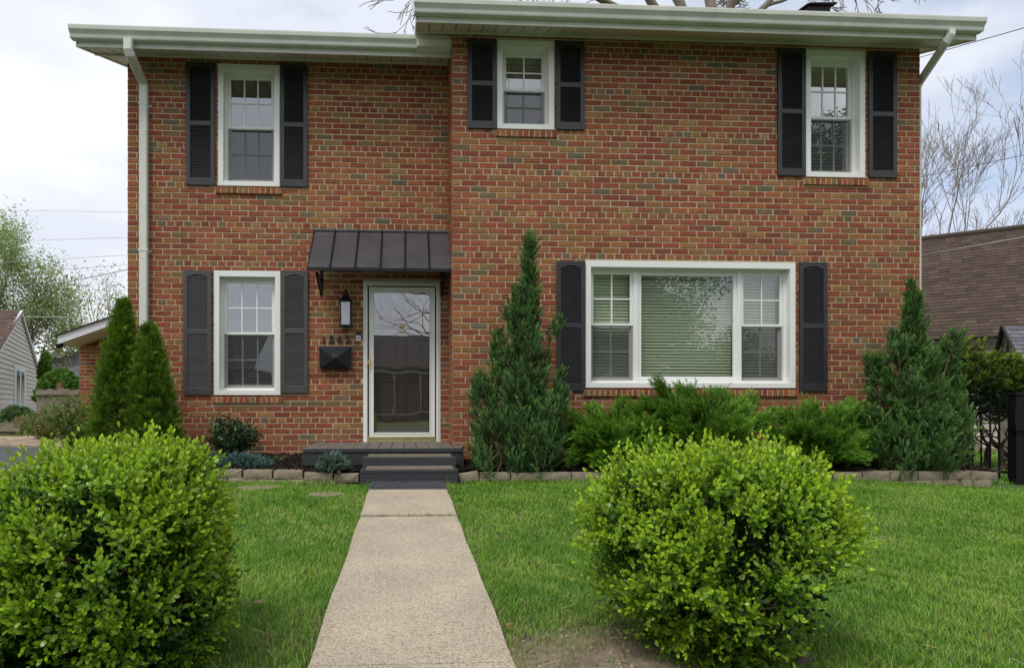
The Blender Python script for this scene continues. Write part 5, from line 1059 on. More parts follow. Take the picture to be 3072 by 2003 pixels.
# ------------------------------------------------------------------ roofs with real shingles
def shingle_plane(mb, o, u, v, nu, nv, w_, h_, cols_, r_):
    """o corner at the ridge, u along, v down the slope"""
    o, u, v = Vector(o), Vector(u).normalized(), Vector(v).normalized(); n = u.cross(v); n = n if n.z > 0 else -n
    for j in range(nv):
        off = r_.uniform(0, w_)
        for i in range(-1, nu+1):
            a = max(0, i*w_+off); b = min(nu*w_, (i+1)*w_+off-0.004)
            if b-a < 0.02: continue
            c = r_.choice(cols_); k = r_.uniform(.85, 1.15); mb.cur = tuple(x*k for x in c); t = 0.010+r_.uniform(0, .004)
            p = lambda x, y, z: o+u*x+v*y+n*z
            mb.hexa([p(a, j*h_, -0.01), p(b, j*h_, -0.01), p(b, (j+1)*h_+.012, -0.004), p(a, (j+1)*h_+.012, -0.004), p(a, j*h_, 0.001), p(b, j*h_, 0.001), p(b, (j+1)*h_+.012, t), p(a, (j+1)*h_+.012, t)])
m_cream = M('cream_siding', (0.46, 0.43, 0.34), rough=0.6, var=0.05)
m_beige = M('beige_siding', (0.58, 0.50, 0.435), rough=0.6, var=0.05)
m_trimw = M('white_trim', (0.66, 0.68, 0.70), rough=0.5)
m_stone = M('dark_glass', (0.03, 0.035, 0.04), rough=0.08)
def siding(mb, a, b, z0, ztop, lap=0.11, n=None):
    """lap siding between two ground points; ztop(t) gives the wall top"""
    a, b = Vector(a), Vector(b); d = (b-a); L_ = d.length; d.normalize(); nn = Vector((d.y, -d.x, 0)) if n is None else Vector(n); z = z0
    mx_z = max(ztop(t) for t in np.linspace(0, 1, 21))
    while z < mx_z:
        ts = [t for t in np.linspace(0, 1, 41) if ztop(t) > z+0.005]
        if ts:
            t0, t1 = min(ts), max(ts); p0, p1 = a+d*L_*t0, a+d*L_*t1; za = z+lap
            P = [p0+nn*0.030, p1+nn*0.030, p1-nn*.02, p0-nn*.02]; Q = [p0+nn*0.003, p1+nn*0.003, p1-nn*.02, p0-nn*.02]
            mb.hexa([(p.x, p.y, z) for p in P]+[(p.x, p.y, za-0.002) for p in Q])
        z += lap

# right neighbour
rn = empty('neighbour_house', (12.5, 15, -0.25)); tag(rn, 'cream sided house with a big brown shingle roof beyond the right fence', 'house')
u = Vector((0.78, -0.63, 0)).normalized(); nf = Vector((-0.63, -0.78, 0)).normalized(); rg0 = Vector((13.7, 17.0, 5.18)); run = 3.2; drop = 2.98
r_ = random.Random(9); mb = MB(); o_ = rg0-u*4.0; sl = (nf*run+Vector((0, 0, -drop))); slen = sl.length
shingle_plane(mb, o_, u, sl, 66, int(slen/0.125), 0.22, 0.125, [(0.074, 0.053, 0.041), (0.082, 0.058, 0.045), (0.068, 0.049, 0.038), (0.092, 0.067, 0.051)], r_)
mb.cur = (0.08, 0.06, 0.05); e_ = o_+u*14.4; mb.tube([o_+Vector((0,0,.02)), e_+Vector((0,0,.02))], 0.07, 8); mb.build('roof', m_shing, rn, cols=True)
mb = MB(); bk = -nf*3.2+Vector((0, 0, -drop)); mb.poly([o_-Vector((0,0,.03)), e_-Vector((0,0,.03)), e_+bk, o_+bk]); mb.build('roof_back', m_shingle_d, rn)
mb = MB(); ev = o_+sl; mb.obox(ev+u*7.2+Vector((0,0,-0.05))+nf*0.02, u*7.2, nf*0.03, (0,0,0.06)); mb.build('gutter', m_shingle_d, rn)
mb = MB(); wa = o_+nf*(run-0.35); wa.z = 0; wb = wa+u*14.4; siding(mb, wa, wb, -0.35, lambda t: 2.3, 0.15, n=nf); mb.build('wall', m_cream, rn)
mb = MB(); q = wa+u*5.0+nf*0.04; mb.obox(q+Vector((0,0,1.0)), u*0.45, nf*0.03, (0,0,0.5)); mb.build('window', m_trimw, rn)
mb = MB(); mb.obox(wa+u*7+nf*0.06+Vector((0,0,-0.3)), u*7.4, nf*0.05, (0,0,0.14)); mb.build('foundation', m_block, rn)

# small shed with a slate-grey roof
sh = empty('garden_shed', (10.6, 10.4, -0.2)); tag(sh, 'small shed with grey shingle roof and arched gable ornament at the right edge', 'shed')
Ys = 10.2; pk = Vector((S(3006, 977, Ys)[0], Ys, SZ(3006, 977, Ys))); pl_ = Vector((S(2985, 1055, Ys+.25)[0], Ys+.25, SZ(2985, 1055, Ys+.25))); prr = Vector((S(3046, 1067, Ys-.35)[0], Ys-.35, SZ(3046, 1067, Ys-.35)))
prr.z = pl_.z = (prr.z+pl_.z)/2
ux = Vector((1, 0.12, 0)).normalized(); mb = MB(); v_ = prr-pk
shingle_plane(mb, pk, ux, v_, 16, 7, 0.15, v_.length/7, [(0.15, 0.15, 0.175), (0.18, 0.18, 0.20), (0.13, 0.13, 0.155)], r_); mb.build('roof', m_shing, sh, cols=True)
mb = MB(); mb.poly([pk, pk+ux*2.4, pl_+ux*2.4, pl_]); mb.build('roof_back', m_shingle_d, sh)
mb = MB(); g0, g1 = Vector((pl_.x, pl_.y, -0.3)), Vector((prr.x, prr.y, -0.3)); i_ = ux*0.06
mb.poly([g0+i_, g1+i_, prr+i_, pk+i_, pl_+i_]); mb.poly([g1+i_, g1+ux*2.3, prr+ux*2.3, prr+i_]); mb.poly([g0+i_, g0+ux*2.3, pl_+ux*2.3, pl_+i_]); mb.build('wall', m_cream, sh)
mb = MB(); mb.tube([pl_, pk+Vector((0,0,.01))], 0.022, 6); mb.tube([pk+Vector((0,0,.01)), prr], 0.022, 6); mb.build('rake_trim', m_shingle_d, sh)
mb = MB(); cg = (pl_+prr)/2; hv = (prr-pl_)*0.5
for q in (0.30, 0.48, 0.66):
    pts = [cg+hv*(math.cos(a)*q*0.62)+Vector((0, 0, math.sin(a)*q*(pk.z-pl_.z)*0.9))+i_*0.4+ux*(-0.03) for a in np.linspace(0, math.pi, 12)]; mb.tube(pts, 0.008, 5)
mb.build('gable_ornament', m_shingle_d, sh)

# left neighbour
lnb = empty('neighbour_house', (-12, 22, 0.3)); tag(lnb, 'low beige sided house with brown roof at the left edge', 'house')
A = Vector((-7.04*1.5, 18, 0)); B = Vector((-9.08*1.5, 25.5, 0)); dAB = (B-A); 
def onl(px):   # point on line AB under pixel column px
    k = math.tan(math.atan((px-CX)/FPX)+YAW); t = (k*A.y-A.x)/(dAB.x-k*dAB.y); return A+dAB*t, t
pB, tB = onl(112); pP, tP = onl(58)
def zat(p, py): return EYE-(py-HY)/FPX*(p.y*math.cos(YAW)+p.x*math.sin(YAW))
zP, zB = zat(pP, 938), zat(pB, 1116); tA = tP-(tB-tP); pA = A+dAB*tA
nl = Vector((dAB.y, -dAB.x, 0)).normalized(); nl = nl if nl.dot(Vector((0, 0, 0))-A) > 0 else -nl
mb = MB(); siding(mb, pA, pB, 0.28, lambda t: zB+(zP-zB)*(1-abs(2*t-1)), 0.135, n=nl); mb.build('wall', m_beige, lnb)
d_ = dAB.normalized(); mb = MB()
for (p, q) in ((pA, 1), (pB, -1)):
    e = Vector((p.x, p.y, zB-0.06))-d_*0.15*q; t_ = Vector((pP.x, pP.y, zP+0.02)); a1 = (t_-e); mb.obox((e+t_)/2+nl*0.06, a1/2, nl*0.03, Vector((0, 0, 0.055)))
mb.box(pB.x-0.04, pB.x+0.04, pB.y-0.05, pB.y+0.05, 0.28, zB); mb.build('trim', m_trimw, lnb)
mb = MB(); back = -nl*8; eA = Vector((pA.x, pA.y, zB))-d_*0.2; tP3 = Vector((pP.x, pP.y, zP+0.06)); v_ = eA-tP3
shingle_plane(mb, tP3+nl*0.12-nl*7.8, nl, v_, 26, int(v_.length/0.14), 0.30, 0.14, [(0.125, 0.078, 0.062), (0.145, 0.095, 0.075), (0.105, 0.066, 0.055)], r_); mb.build('roof', m_shing, lnb, cols=True)
mb = MB(); eB = Vector((pB.x, pB.y, zB))+d_*0.2; mb.poly([tP3+nl*.1, eB+nl*.1, eB-nl*7.8, tP3-nl*7.8]); mb.build('roof_back', m_shingle_d, lnb)
w0, _ = onl(40); w1, _ = onl(73); zt = zat(w0, 1092); zb = zat(w0, 1222); cw = (w0+w1)/2; hw = (w1-w0)/2
wn = empty('window', (cw.x, cw.y, zb)); wn.parent = lnb; wn.matrix_parent_inverse = Matrix.Translation(lnb.location).inverted()
mb = MB(); mb.obox((cw.x, cw.y, (zt+zb)/2), hw, nl*0.04, (0, 0, (zt-zb)/2)); mb.build('frame', m_trimw, wn)
mb = MB()
for s in (-0.42, 0.42): mb.obox(Vector((cw.x, cw.y, (zt+zb)/2-0.03))+hw*s+nl*0.03, hw*0.26, nl*0.02, (0, 0, (zt-zb)/2-0.13))
mb.build('glass', m_stone, wn)

# far grey-roofed house
fh = empty('far_house', (-17, 33, 0.4)); tag(fh, 'distant house of which a long grey shingle roof shows above the fence', 'house'); Yh = 33
a = Vector((SX(60, Yh), Yh+3, SZ(60, 1053, Yh+3))); b = Vector((SX(350, Yh), Yh+3, SZ(350, 1056, Yh+3))); b.z = a.z; c_ = Vector((0, -3.2, SZ(150, 1130, Yh)-a.z))
mb = MB(); shingle_plane(mb, a, b-a, c_, int((b-a).length/0.5), 10, 0.5, c_.length/10, [(0.115, 0.11, 0.115), (0.135, 0.13, 0.135), (0.10, 0.095, 0.10)], r_); mb.build('roof', m_shing, fh, cols=True)
mb = MB(); mb.box(a.x+0.3, b.x-0.3, Yh+0.2, Yh+3, 0.2, a.z+c_.z+0.1); mb.build('wall', m_beige, fh)
vx, vz = S(180, 1060, Yh+2.4); mb = MB(); mb.hexa([(vx-.35,Yh+1.9,vz-.25),(vx+.35,Yh+1.9,vz-.25),(vx+.25,Yh+2.5,vz-.1),(vx-.25,Yh+2.5,vz-.1),(vx-.3,Yh+1.9,vz-.05),(vx+.3,Yh+1.9,vz-.05),(vx+.2,Yh+2.5,vz+.1),(vx-.2,Yh+2.5,vz+.1)]); mb.build('roof_vent', m_trimw, fh)

# brick annexe behind the left corner
ann = empty('brick_garage', (-5.5, 13, 0.2)); tag(ann, 'low brick building with white sloping roof edge behind the left arborvitae', 'garage'); Yn = 13.2
gx0 = SX(238, Yn); gx1 = gx0+4.2; zt = SZ(300, 1024, Yn)
COURSE = 0.0697
wall('wall', lambda u_, d, z: (u_, Yn+d, z), gx0, gx1, 0.0, zt, [], ann, start=0, header=False)
mb = MB(); mb.box(gx0, gx1, Yn+0.2, Yn+5.0, 0, zt); mb.build('wall_back', m_mortar, ann)
Yf = Yn-0.75; e0 = Vector((SX(174, Yf), Yf, SZ(174, 1020, Yf))); e1 = Vector((SX(345, Yf), Yf, SZ(345, 960, Yf))); dd = e1-e0; e1 = e0+dd*1.6
th_ = SZ(174, 1012, Yf)-SZ(174, 1036, Yf)
mb = MB(); mb.obox((e0+e1)/2, (e1-e0)/2, (0, 0.015, 0), (0, 0, th_/2)); mb.build('fascia', m_trimw, ann)
mb = MB(); bk = Vector((0, 5.5, 0)); dn = Vector((0, 0, -th_/2+0.005)); mb.poly([e0+dn, e1+dn, e1+dn+bk, e0+dn+bk]); mb.build('soffit', m_soffit, ann)
mb = MB(); up_ = Vector((0, 0, th_/2+0.012)); c_ = Vector((0, -0.05, 0)); mb.hexa([e0+up_+c_-Vector((.05,0,.02)), e1+up_+c_-Vector((0,0,.02)), e1+up_+bk-Vector((0,0,.02)), e0+up_+bk-Vector((.05,0,.02)), e0+up_+c_-Vector((.05,0,0)), e1+up_+c_, e1+up_+bk, e0+up_+bk-Vector((.05,0,0))]); mb.build('roof', m_shingle_d, ann)
mb = MB(); mb.poly([(gx0+.05,Yn-.002,zt-0.01), (gx1,Yn-.002,zt-0.01), (gx1,Yn-.002,e0.z+(gx1-e0.x)*dd.z/dd.x), (gx0+.05,Yn-.002,e0.z+(gx0-e0.x)*dd.z/dd.x-0.05)]); mb.build('gable', m_shingle_d, ann)
sc = empty('security_camera', (SX(181, Yf+.1), Yf+.1, SZ(181, 1034, Yf+.1))); tag(sc, 'tiny black and white security camera under the garage eave', 'camera')
mb = MB(); x_, y_, z_ = sc.location; mb.tube([(x_, y_+.06, z_+.05), (x_, y_, z_+.03), (x_, y_, z_)], [.018, .018, .018], 8); mb.build('mount', m_plas, sc)
mb = MB(); mb.tube([(x_, y_-.08, z_-.03), (x_, y_+.03, z_)], [.045, .045], 12); mb.build('body', m_black, sc)

# ------------------------------------------------------------------ fences
m_fw = M('fence_grey_wood', (0.20, 0.165, 0.125), rough=0.9, bump=0.4, bscale=30, var=0.35, vscale=6)
m_post = M('fence_brown_wood', (0.16, 0.085, 0.05), rough=0.85, var=0.2)
def pfence(label, px0, px1, pyt, pyb, Y0, Y1, post_px):
    root = empty('wooden_fence', (SX(px0, Y0), Y0, 0.2)); tag(root, label, 'fence'); mb = MB(); r_ = random.Random(px1); X0, X1 = SX(px0, Y0), SX(px1, Y1); n = int(math.hypot(X1-X0, Y1-Y0)/0.145)
    zt, zb = SZ(px0, pyt, Y0), SZ(px0, pyb, Y0)-0.1
    for k in range(n):
        t = k/n; x_, y_ = X0+(X1-X0)*t, Y0+(Y1-Y0)*t; mb.box(x_+.009, x_+(X1-X0)/n-.009, y_+r_.uniform(0, .012), y_+.02, zb, zt+r_.uniform(-.02, .02))
    mb.build('planks', m_fw, root); mb = MB(); mb.hexa([(X0,Y0-.03,zt-.14),(X1,Y1-.03,zt-.14),(X1,Y1,zt-.14),(X0,Y0,zt-.14),(X0,Y0-.03,zt-.05),(X1,Y1-.03,zt-.05),(X1,Y1,zt-.05),(X0,Y0,zt-.05)]); mb.build('rail', m_fw, root)
    for p, top in post_px:
        x_ = SX(p, Y0-.06); mb = MB(); zt2 = SZ(p, top, Y0); mb.box(x_-.06, x_+.06, Y0-.12, Y0-.035, zb, zt2); mb.build('post', m_post, root, bevel=.005)
pfence('weathered grey wooden fence behind the budding shrub', 108, 236, 1167, 1240, 17.0, 16.6, [(181, 1148)])
pfence('short low wooden fence at the left edge', -40, 64, 1270, 1312, 12.6, 12.4, [(58, 1250)])

bf = empty('metal_fence', (7.2, 8.2, -0.1)); tag(bf, 'black metal picket fence between the house corner and the gate post', 'fence')
Pa, Pb = Vector((7.36, 7.62, 0)), Vector((7.02, 9.1, 0)); L_ = (Pb-Pa).length; d_ = (Pb-Pa).normalized(); zr0, zr1 = -0.02, 0.86
m_fb = M('fence_black', (0.007, 0.007, 0.008), rough=0.5, spec=0.2)
mb = MB(); 
for zz in (zr0, zr1, zr1-0.14): mb.obox((Pa+Pb)/2+Vector((0, 0, zz)), d_*L_/2, Vector((d_.y, -d_.x, 0))*0.014, (0, 0, 0.016))
mb.build('rail', m_fb, bf)
n = int(L_/0.106)
for k in range(1, n+1):
    mb = MB(); p = Pa+d_*0.106*k; mb.box(p.x-.008, p.x+.008, p.y-.008, p.y+.008, -0.10, zr1+0.06); mb.build('picket', m_fb, bf)
gp = empty('gate_post', (7.22, 7.5, -0.13)); tag(gp, 'thick black metal gate post with latch at the right edge', 'post')
mb = MB(); mb.box(7.17, 7.27, 7.45, 7.55, -0.16, 0.92); mb.box(7.155, 7.285, 7.435, 7.565, 0.92, 0.945); mb.build('post', m_fb, gp, bevel=.004)
mb = MB(); mb.box(7.29, 7.36, 7.44, 7.52, -0.10, 0.93); mb.box(7.36, 7.9, 7.46, 7.50, 0.80, 0.84); mb.box(7.36, 7.9, 7.46, 7.50, -0.05, -0.01)
for k in range(4): mb.box(7.42+k*.11, 7.436+k*.11, 7.47, 7.49, -0.05, 0.86)
mb.build('gate', m_fb, gp, bevel=.003)
mb = MB(); mb.box(7.14, 7.30, 7.42, 7.45, 0.50, 0.56); mb.box(7.13, 7.19, 7.42, 7.47, 0.56, 0.80); mb.build('latch', m_fb, gp, bevel=.003)

# ------------------------------------------------------------------ trees
def grow(out_, tips, p, d, L_, r, lev, maxl, rr_, up=0.08, spread=0.55, ratio=0.74, nseg=4, kids=(2, 3), wob=0.10):
    pts = [p.copy()]; rad = [r]; q = p.copy(); dd = d.copy(); r1 = r*0.62
    for i in range(nseg):
        dd = (dd+Vector((rr_.gauss(0, wob), rr_.gauss(0, wob), rr_.gauss(0, wob)+up*0.3))).normalized(); q = q+dd*L_/nseg; pts.append(q.copy()); rad.append(r+(r1-r)*(i+1)/nseg)
    out_.append((pts, rad, lev))
    if lev >= maxl: tips.append((pts[-1], dd)); tips.append((pts[len(pts)//2], dd)); return
    k = rr_.randint(*kids)
    for j in range(k):
        i0 = nseg if j == 0 else rr_.randint(max(1, nseg//2), nseg); ax = dd.cross(Vector((rr_.gauss(0, 1), rr_.gauss(0, 1), rr_.gauss(0, 1)))).normalized(); ang = spread*(0.45 if j == 0 else 1)*rr_.uniform(.6, 1.3)
        nd = Matrix.Rotation(ang, 3, ax) @ dd; nd = (nd+Vector((0, 0, up))).normalized(); grow(out_, tips, pts[i0], nd, L_*ratio*rr_.uniform(.8, 1.15), rad[i0]*(0.82 if j == 0 else 0.62), lev+1, maxl, rr_, up, spread, ratio, nseg if lev < 2 else 3, kids, wob)
def tree(name_, label, base, limbs, maxl, seed, leaves=None, lsz=0.1, lcols=None, matb=None, group=None, up=0.08, spread=0.55, ratio=0.74, kids=(2, 3), nleaf=6, lsp=0.35, rmin=0.0, wob=0.10):
    rr_ = random.Random(seed); root = empty(name_, base); tag(root, label, 'tree', group); out_, tips = [], []
    for (off, d, L_, r) in limbs: grow(out_, tips, Vector(base)+Vector(off), Vector(d).normalized(), L_, r, 0, maxl, rr_, up, spread, ratio, kids=kids, wob=wob)
    t0, t1 = MB(), MB()
    for pts, rad, lev in out_: (t0 if lev <= 1 else t1).tube(pts, [max(q, rmin) for q in rad], 8 if lev < 2 else (5 if lev < 4 else 3), cap=False)
    t0.build('trunk', matb or m_bark, root, smooth=True); t1.build('branches', matb or m_bark, root)
    if leaves:
        rg = np.random.default_rng(seed); T0 = np.array([list(t[0]) for t in tips]); n = len(T0)*nleaf; P = np.repeat(T0, nleaf, 0)+rg.normal(size=(n, 3))*lsp; c = np.array(lcols)[rg.integers(0, len(lcols), n)]*rg.uniform(.7, 1.3, (n, 1))
        t = Tpl(); t.add([(0,0,0),(.3,.08,.5),(0,0,1),(-.3,.08,.5)], [.5]*4, [(0,1,2,3)]); t.done()
        scatter('crown', [t], P, rg.normal(size=(n, 3)), rg.uniform(.6, 1.4, n)*lsz, c, c, m_leaf, root, rg=rg)
    return root
# great bare tree behind the house: limbs fan out over the roof
Yt = 19.0; bx0 = SX(2080, Yt)
def limb(px0, py0, px1, py1, r, L_=None, dy=0):
    a = Vector((SX(px0, Yt), Yt, SZ(px0, py0, Yt))); b = Vector((SX(px1, Yt+dy), Yt+dy, SZ(px1, py1, Yt+dy))); return (a-Vector((bx0, Yt, 0)), (b-a), (b-a).length if L_ is None else L_, r)
tb = (bx0, Yt, 0.0)
lb = [((0, 0, 0), (0, 0, 1), 8.2, 0.42)]
def up_(px, py): return Vector((SX(px, Yt), Yt, SZ(px, py, Yt)))
root = empty('bare_tree', tb); tag(root, 'large bare grey-brown tree spreading its limbs over the house roof', 'tree')
rr_ = random.Random(77); out_, tips = [], []
fork = Vector((bx0, Yt, 6.5)); mbt = MB(); mbt.tube([(bx0, Yt, -0.1), (bx0+.1, Yt, 3), fork], [0.5, 0.4, 0.36], 10)
for (px0, py0, px1, py1, r) in ((1930, 60, 1500, -60, .16), (1990, 60, 1700, -200, .17), (2055, 60, 1930, -320, .19), (2140, 60, 2125, -420, .20), (2175, 60, 2290, -230, .17), (2255, 60, 2420, -130, .14), (2000, 60, 1600, -40, .09), (2075, 60, 2180, -60, .09)):
    a = up_(px0, py0); b = up_(px1, py1); mbt.tube([fork, fork.lerp(a, .6)+Vector((0, 0, -.1)), a], [r*1.0, r*.9, r*.8], 8)
    grow(out_, tips, a, (b-a).normalized(), (b-a).length*0.52, r*.8, 0, 6, rr_, 0.02, 0.5, 0.72, wob=0.12)
# drooping side twigs left and right above the eaves
for (px0, py0, px1, py1, r) in ((1560, -120, 1230, 0, .05), (1500, -30, 1330, 10, .03), (1520, -60, 1140, 30, .045), (1300, -80, 1140, 60, .03), (2500, -60, 2750, 10, .045), (2560, -80, 2840, 20, .04), (2620, -20, 2700, 30, .02), (2450, -40, 2600, 10, .03)):
    a = up_(px0, py0); b = up_(px1, py1); grow(out_, tips, a, (b-a).normalized(), (b-a).length*(0.42 if px0 < 1600 else 0.27), r*.7, 2, 6, rr_, -0.06, 0.55, 0.74, wob=0.12)
t1 = MB()
for pts, rad, lev in out_: (mbt if lev <= 1 else t1).tube(pts, [max(q, .009) for q in rad], 8 if lev < 2 else 4, cap=False)
mbt.build('trunk', m_barkg, root, smooth=True); t1.build('branches', m_barkg, root)
m_barkt = M('bark_tan', (0.20, 0.155, 0.12), rough=0.9, var=0.3, vscale=4)
# bare tree right
Yb = 30; base = (SX(2790, Yb), Yb, 0.0)
H0 = SZ(2800, 700, Yb)
tree('bare_tree', 'slender leafless tree with upswept branches beyond the brown roof', base, [((0, 0, H0*.3), (0.02, 0, 1), 3.0, 0.16), ((.1, 0, H0*0.55), (0.30, 0, 1), 3.5, 0.08), ((.1, 0, H0*0.56), (0.6, 0.05, 0.9), 3.4, 0.07), ((0.1, 0, H0*0.5), (-0.25, 0.1, 1), 2.7, 0.06), ((.1, 0, H0*0.42), (1.1, 0.1, 0.75), 3.3, 0.055), ((0, 0, H0*0.58), (0.1, -0.2, 1), 3.4, 0.08), ((.1, 0, H0*.58), (.9, 0.0, .7), 3.0, .05)], 6, 91, matb=m_barkt, up=0.10, spread=0.48, ratio=0.75, kids=(2, 3), wob=0.09, rmin=0.008)
# leafy trees far left
gl = [(0.30, 0.40, 0.13), (0.34, 0.44, 0.16), (0.38, 0.46, 0.22), (0.24, 0.33, 0.10)]
Yq = 34
def bpt(px, Y): return (SX(px, Y), Y, 0.3)
tree('leafy_tree', 'airy light green tree standing at the left edge behind the beige house', bpt(-25, Yq), [((0, 0, 0), (0, 0, 1), 2.9, 0.22), ((0, 0, 1.9), (0.30, 0, 1), 2.2, 0.11), ((0, 0, 2.2), (-0.4, .2, 1), 2.4, 0.12), ((0, 0, 2.6), (0.1, -.3, 1), 2.4, 0.12), ((0, 0, 1.9), (0.7, 0.1, .7), 1.9, 0.09), ((0, 0, 2.4), (-.7, 0.1, .8), 2.1, 0.09)], 5, 92, leaves=True, lsz=0.11, lcols=gl, up=0.10, spread=0.6, ratio=0.72, nleaf=26, lsp=0.36)
tree('leafy_tree', 'lower tree with sparse pinkish green leaves between the tall tree and the garage', bpt(70, Yq+1), [((0, 0, 0), (0, 0, 1), 2.0, 0.16), ((0, 0, 1.4), (0.4, 0, 1), 1.9, 0.09), ((0, 0, 1.6), (-0.4, .2, 1), 1.8, 0.09)], 4, 93, leaves=True, lsz=0.15, lcols=[(0.27, 0.24, 0.12), (0.26, 0.32, 0.10), (0.32, 0.22, 0.16), (0.20, 0.28, 0.08)], up=0.08, nleaf=7, lsp=0.32)
tree('leafy_tree', 'hazy pale spring tree showing above the garage roof', bpt(262, Yq+6), [((0, 0, 0), (0, 0, 1), 2.6, 0.2), ((0, 0, 1.8), (0.4, 0, 1), 2.2, 0.10), ((0, 0, 2.0), (-0.5, .2, 1), 2.2, 0.10), ((0, 0, 2.0), (0.9, 0, .7), 2.2, 0.09), ((0, 0, 2), (-1, 0, .6), 2.2, .09)], 4, 94, leaves=True, lsz=0.12, lcols=[(0.38, 0.40, 0.22), (0.32, 0.34, 0.19)], up=0.10, nleaf=5, lsp=0.35)
# hedge-like shrubs far left
def mound(name_, label, px, py0, py1, Y, hw, n, cols_, seed, lsz=0.07, dep=None):
    x, z0 = S(px, py0, Y); z1 = SZ(px, py1, Y); rg = np.random.default_rng(seed); rx = abs(SX(px+hw, Y)-SX(px, Y)); dp = dep or rx*.8; root = empty(name_, (x, Y, z0)); tag(root, label, 'shrub')
    v = norm(rg.normal(size=(n, 3))); v[:, 2] = np.abs(v[:, 2]); f = (1-0.35*rg.random(n)**1.5)[:, None]*(1+.10*vnoise(v, 5, seed))[:, None]; P = np.array([[x, Y, z0]])+v*f*np.array([[rx, dp, z1-z0]])
    c = np.array(cols_)[rg.integers(0, len(cols_), n)]*rg.uniform(.7, 1.3, (n, 1)); t = Tpl(); p_, f_ = leaf_faces((0, 0, 0), (0, 0, 1), (0, 1, 0), 1.0, 0.6, 0.2); t.add(p_, [.5]*6, f_); t.done()
    scatter('foliage', [t], P, v+rg.normal(size=(n, 3))*.6, rg.uniform(.7, 1.3, n)*lsz, c, c, m_leaf, root, rg=rg)
    mb = MB(); r_ = random.Random(seed)
    for k in range(14): a = r_.uniform(0, 6.28); mb.tube([(x, Y, z0-.1), (x+rx*.35*math.cos(a), Y+dp*.35*math.sin(a), z0+(z1-z0)*.45), (x+rx*.7*math.cos(a), Y+dp*.7*math.sin(a), z0+(z1-z0)*.6)], [.03, .02, .008], 5)
    mb.build('stems', m_twig, root)
bgc = [(0.12, 0.24, 0.035), (0.16, 0.30, 0.05), (0.08, 0.17, 0.03)]
mound('leafy_shrub', 'bright green rounded shrub above the grey wooden fence', 175, 1200, 1112, 18.2, 62, 5200, bgc, 101, 0.09)
mound('leafy_shrub', 'pale green shrub below the window of the beige house', 52, 1268, 1222, 14.2, 54, 3000, [(0.13, 0.21, 0.08), (0.09, 0.16, 0.05), (0.18, 0.26, 0.12)], 102, 0.07)
mound('slender_shrub', 'slim light green sapling in front of the distant grey roof', 134, 1140, 1050, 21, 15, 1100, bgc, 103, 0.09)
twiggy('budding_shrub', 'tall wispy shrub just coming into leaf beside the left arborvitae', SX(222, 9.6), 9.6, 0.12, 1.05, 0.42, 46, 4200, 0.036, [(0.14, 0.25, 0.04), (0.19, 0.31, 0.06), (0.22, 0.20, 0.07)], 65, stem=0.007, wl=.45)
twiggy('budding_shrub', 'thin arching shrub over the side-yard grass, left of the taller one', SX(140, 11.0), 11.0, 0.2, 0.62, 0.55, 34, 3000, 0.036, [(0.16, 0.26, 0.06), (0.22, 0.30, 0.08), (0.25, 0.18, 0.09)], 66, stem=0.006, wl=.45)

# yew behind the metal fence
Yy = 9.2; xy = SX(2950, Yy); root = empty('yew_shrub', (xy, Yy, -0.15)); tag(root, 'dark old yew with yellow-green tips and twisted trunks behind the metal fence', 'shrub')
rg = np.random.default_rng(111); n = 5200; x0_, x1_ = SX(2790, Yy), SX(3180, Yy); X = rg.uniform(0, 1, n); topz = np.interp(X, [0, .12, .2, .35, .5, .7, 1], [SZ(2800, 1080, Yy), SZ(2830, 1030, Yy), SZ(2890, 1025, Yy), SZ(2930, 1075, Yy), SZ(2990, 1075, Yy), SZ(3060, 1085, Yy), SZ(3100, 1080, Yy)])
bot = SZ(2950, 1262, Yy)+0.02*np.sin(X*25); q = rg.random(n)**0.75; Z = bot+(topz-bot)*q; yy = Yy+rg.uniform(-.55, .5, n)*(0.5+.5*np.sin(np.pi*np.clip(q, 0, 1)))
P = np.stack([x0_+(x1_-x0_)*X, yy, Z+0.05*vnoise(np.stack([X*4, yy, Z], 1), 9, 4)], 1)
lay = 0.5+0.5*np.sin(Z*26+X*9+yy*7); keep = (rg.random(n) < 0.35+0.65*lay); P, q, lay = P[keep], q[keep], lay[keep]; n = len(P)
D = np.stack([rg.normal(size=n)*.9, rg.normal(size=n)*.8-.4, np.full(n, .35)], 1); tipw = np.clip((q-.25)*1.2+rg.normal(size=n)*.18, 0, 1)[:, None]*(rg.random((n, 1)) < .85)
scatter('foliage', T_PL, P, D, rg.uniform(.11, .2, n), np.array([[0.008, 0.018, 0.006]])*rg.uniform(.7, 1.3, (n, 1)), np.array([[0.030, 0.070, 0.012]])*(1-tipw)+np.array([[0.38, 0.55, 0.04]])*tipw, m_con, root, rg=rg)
mb = MB(); rr_ = random.Random(12); out_, tips = [], []
for (px, d, r) in ((2915, (-.7, 0, 1), .045), (2930, (.9, .1, .8), .05), (2962, (.6, 0, 1), .045), (2985, (-.8, 0, .9), .05), (2995, (.9, 0, .7), .045), (2890, (.5, .1, 1), .04), (3040, (-.5, 0, 1), .05)):
    grow(out_, tips, Vector((SX(px, Yy), Yy+rr_.uniform(-.2, .2), -0.2)), Vector(d).normalized(), 0.42, r, 0, 3, rr_, .12, .75, .72, kids=(2, 3), wob=.22)
for pts, rad, lev in out_: mb.tube(pts, rad, 7 if lev < 2 else 5, cap=False)
mb.build('trunk', M('yew_bark', (0.055, 0.036, 0.028), rough=.9, bump=.6, bscale=30), root)

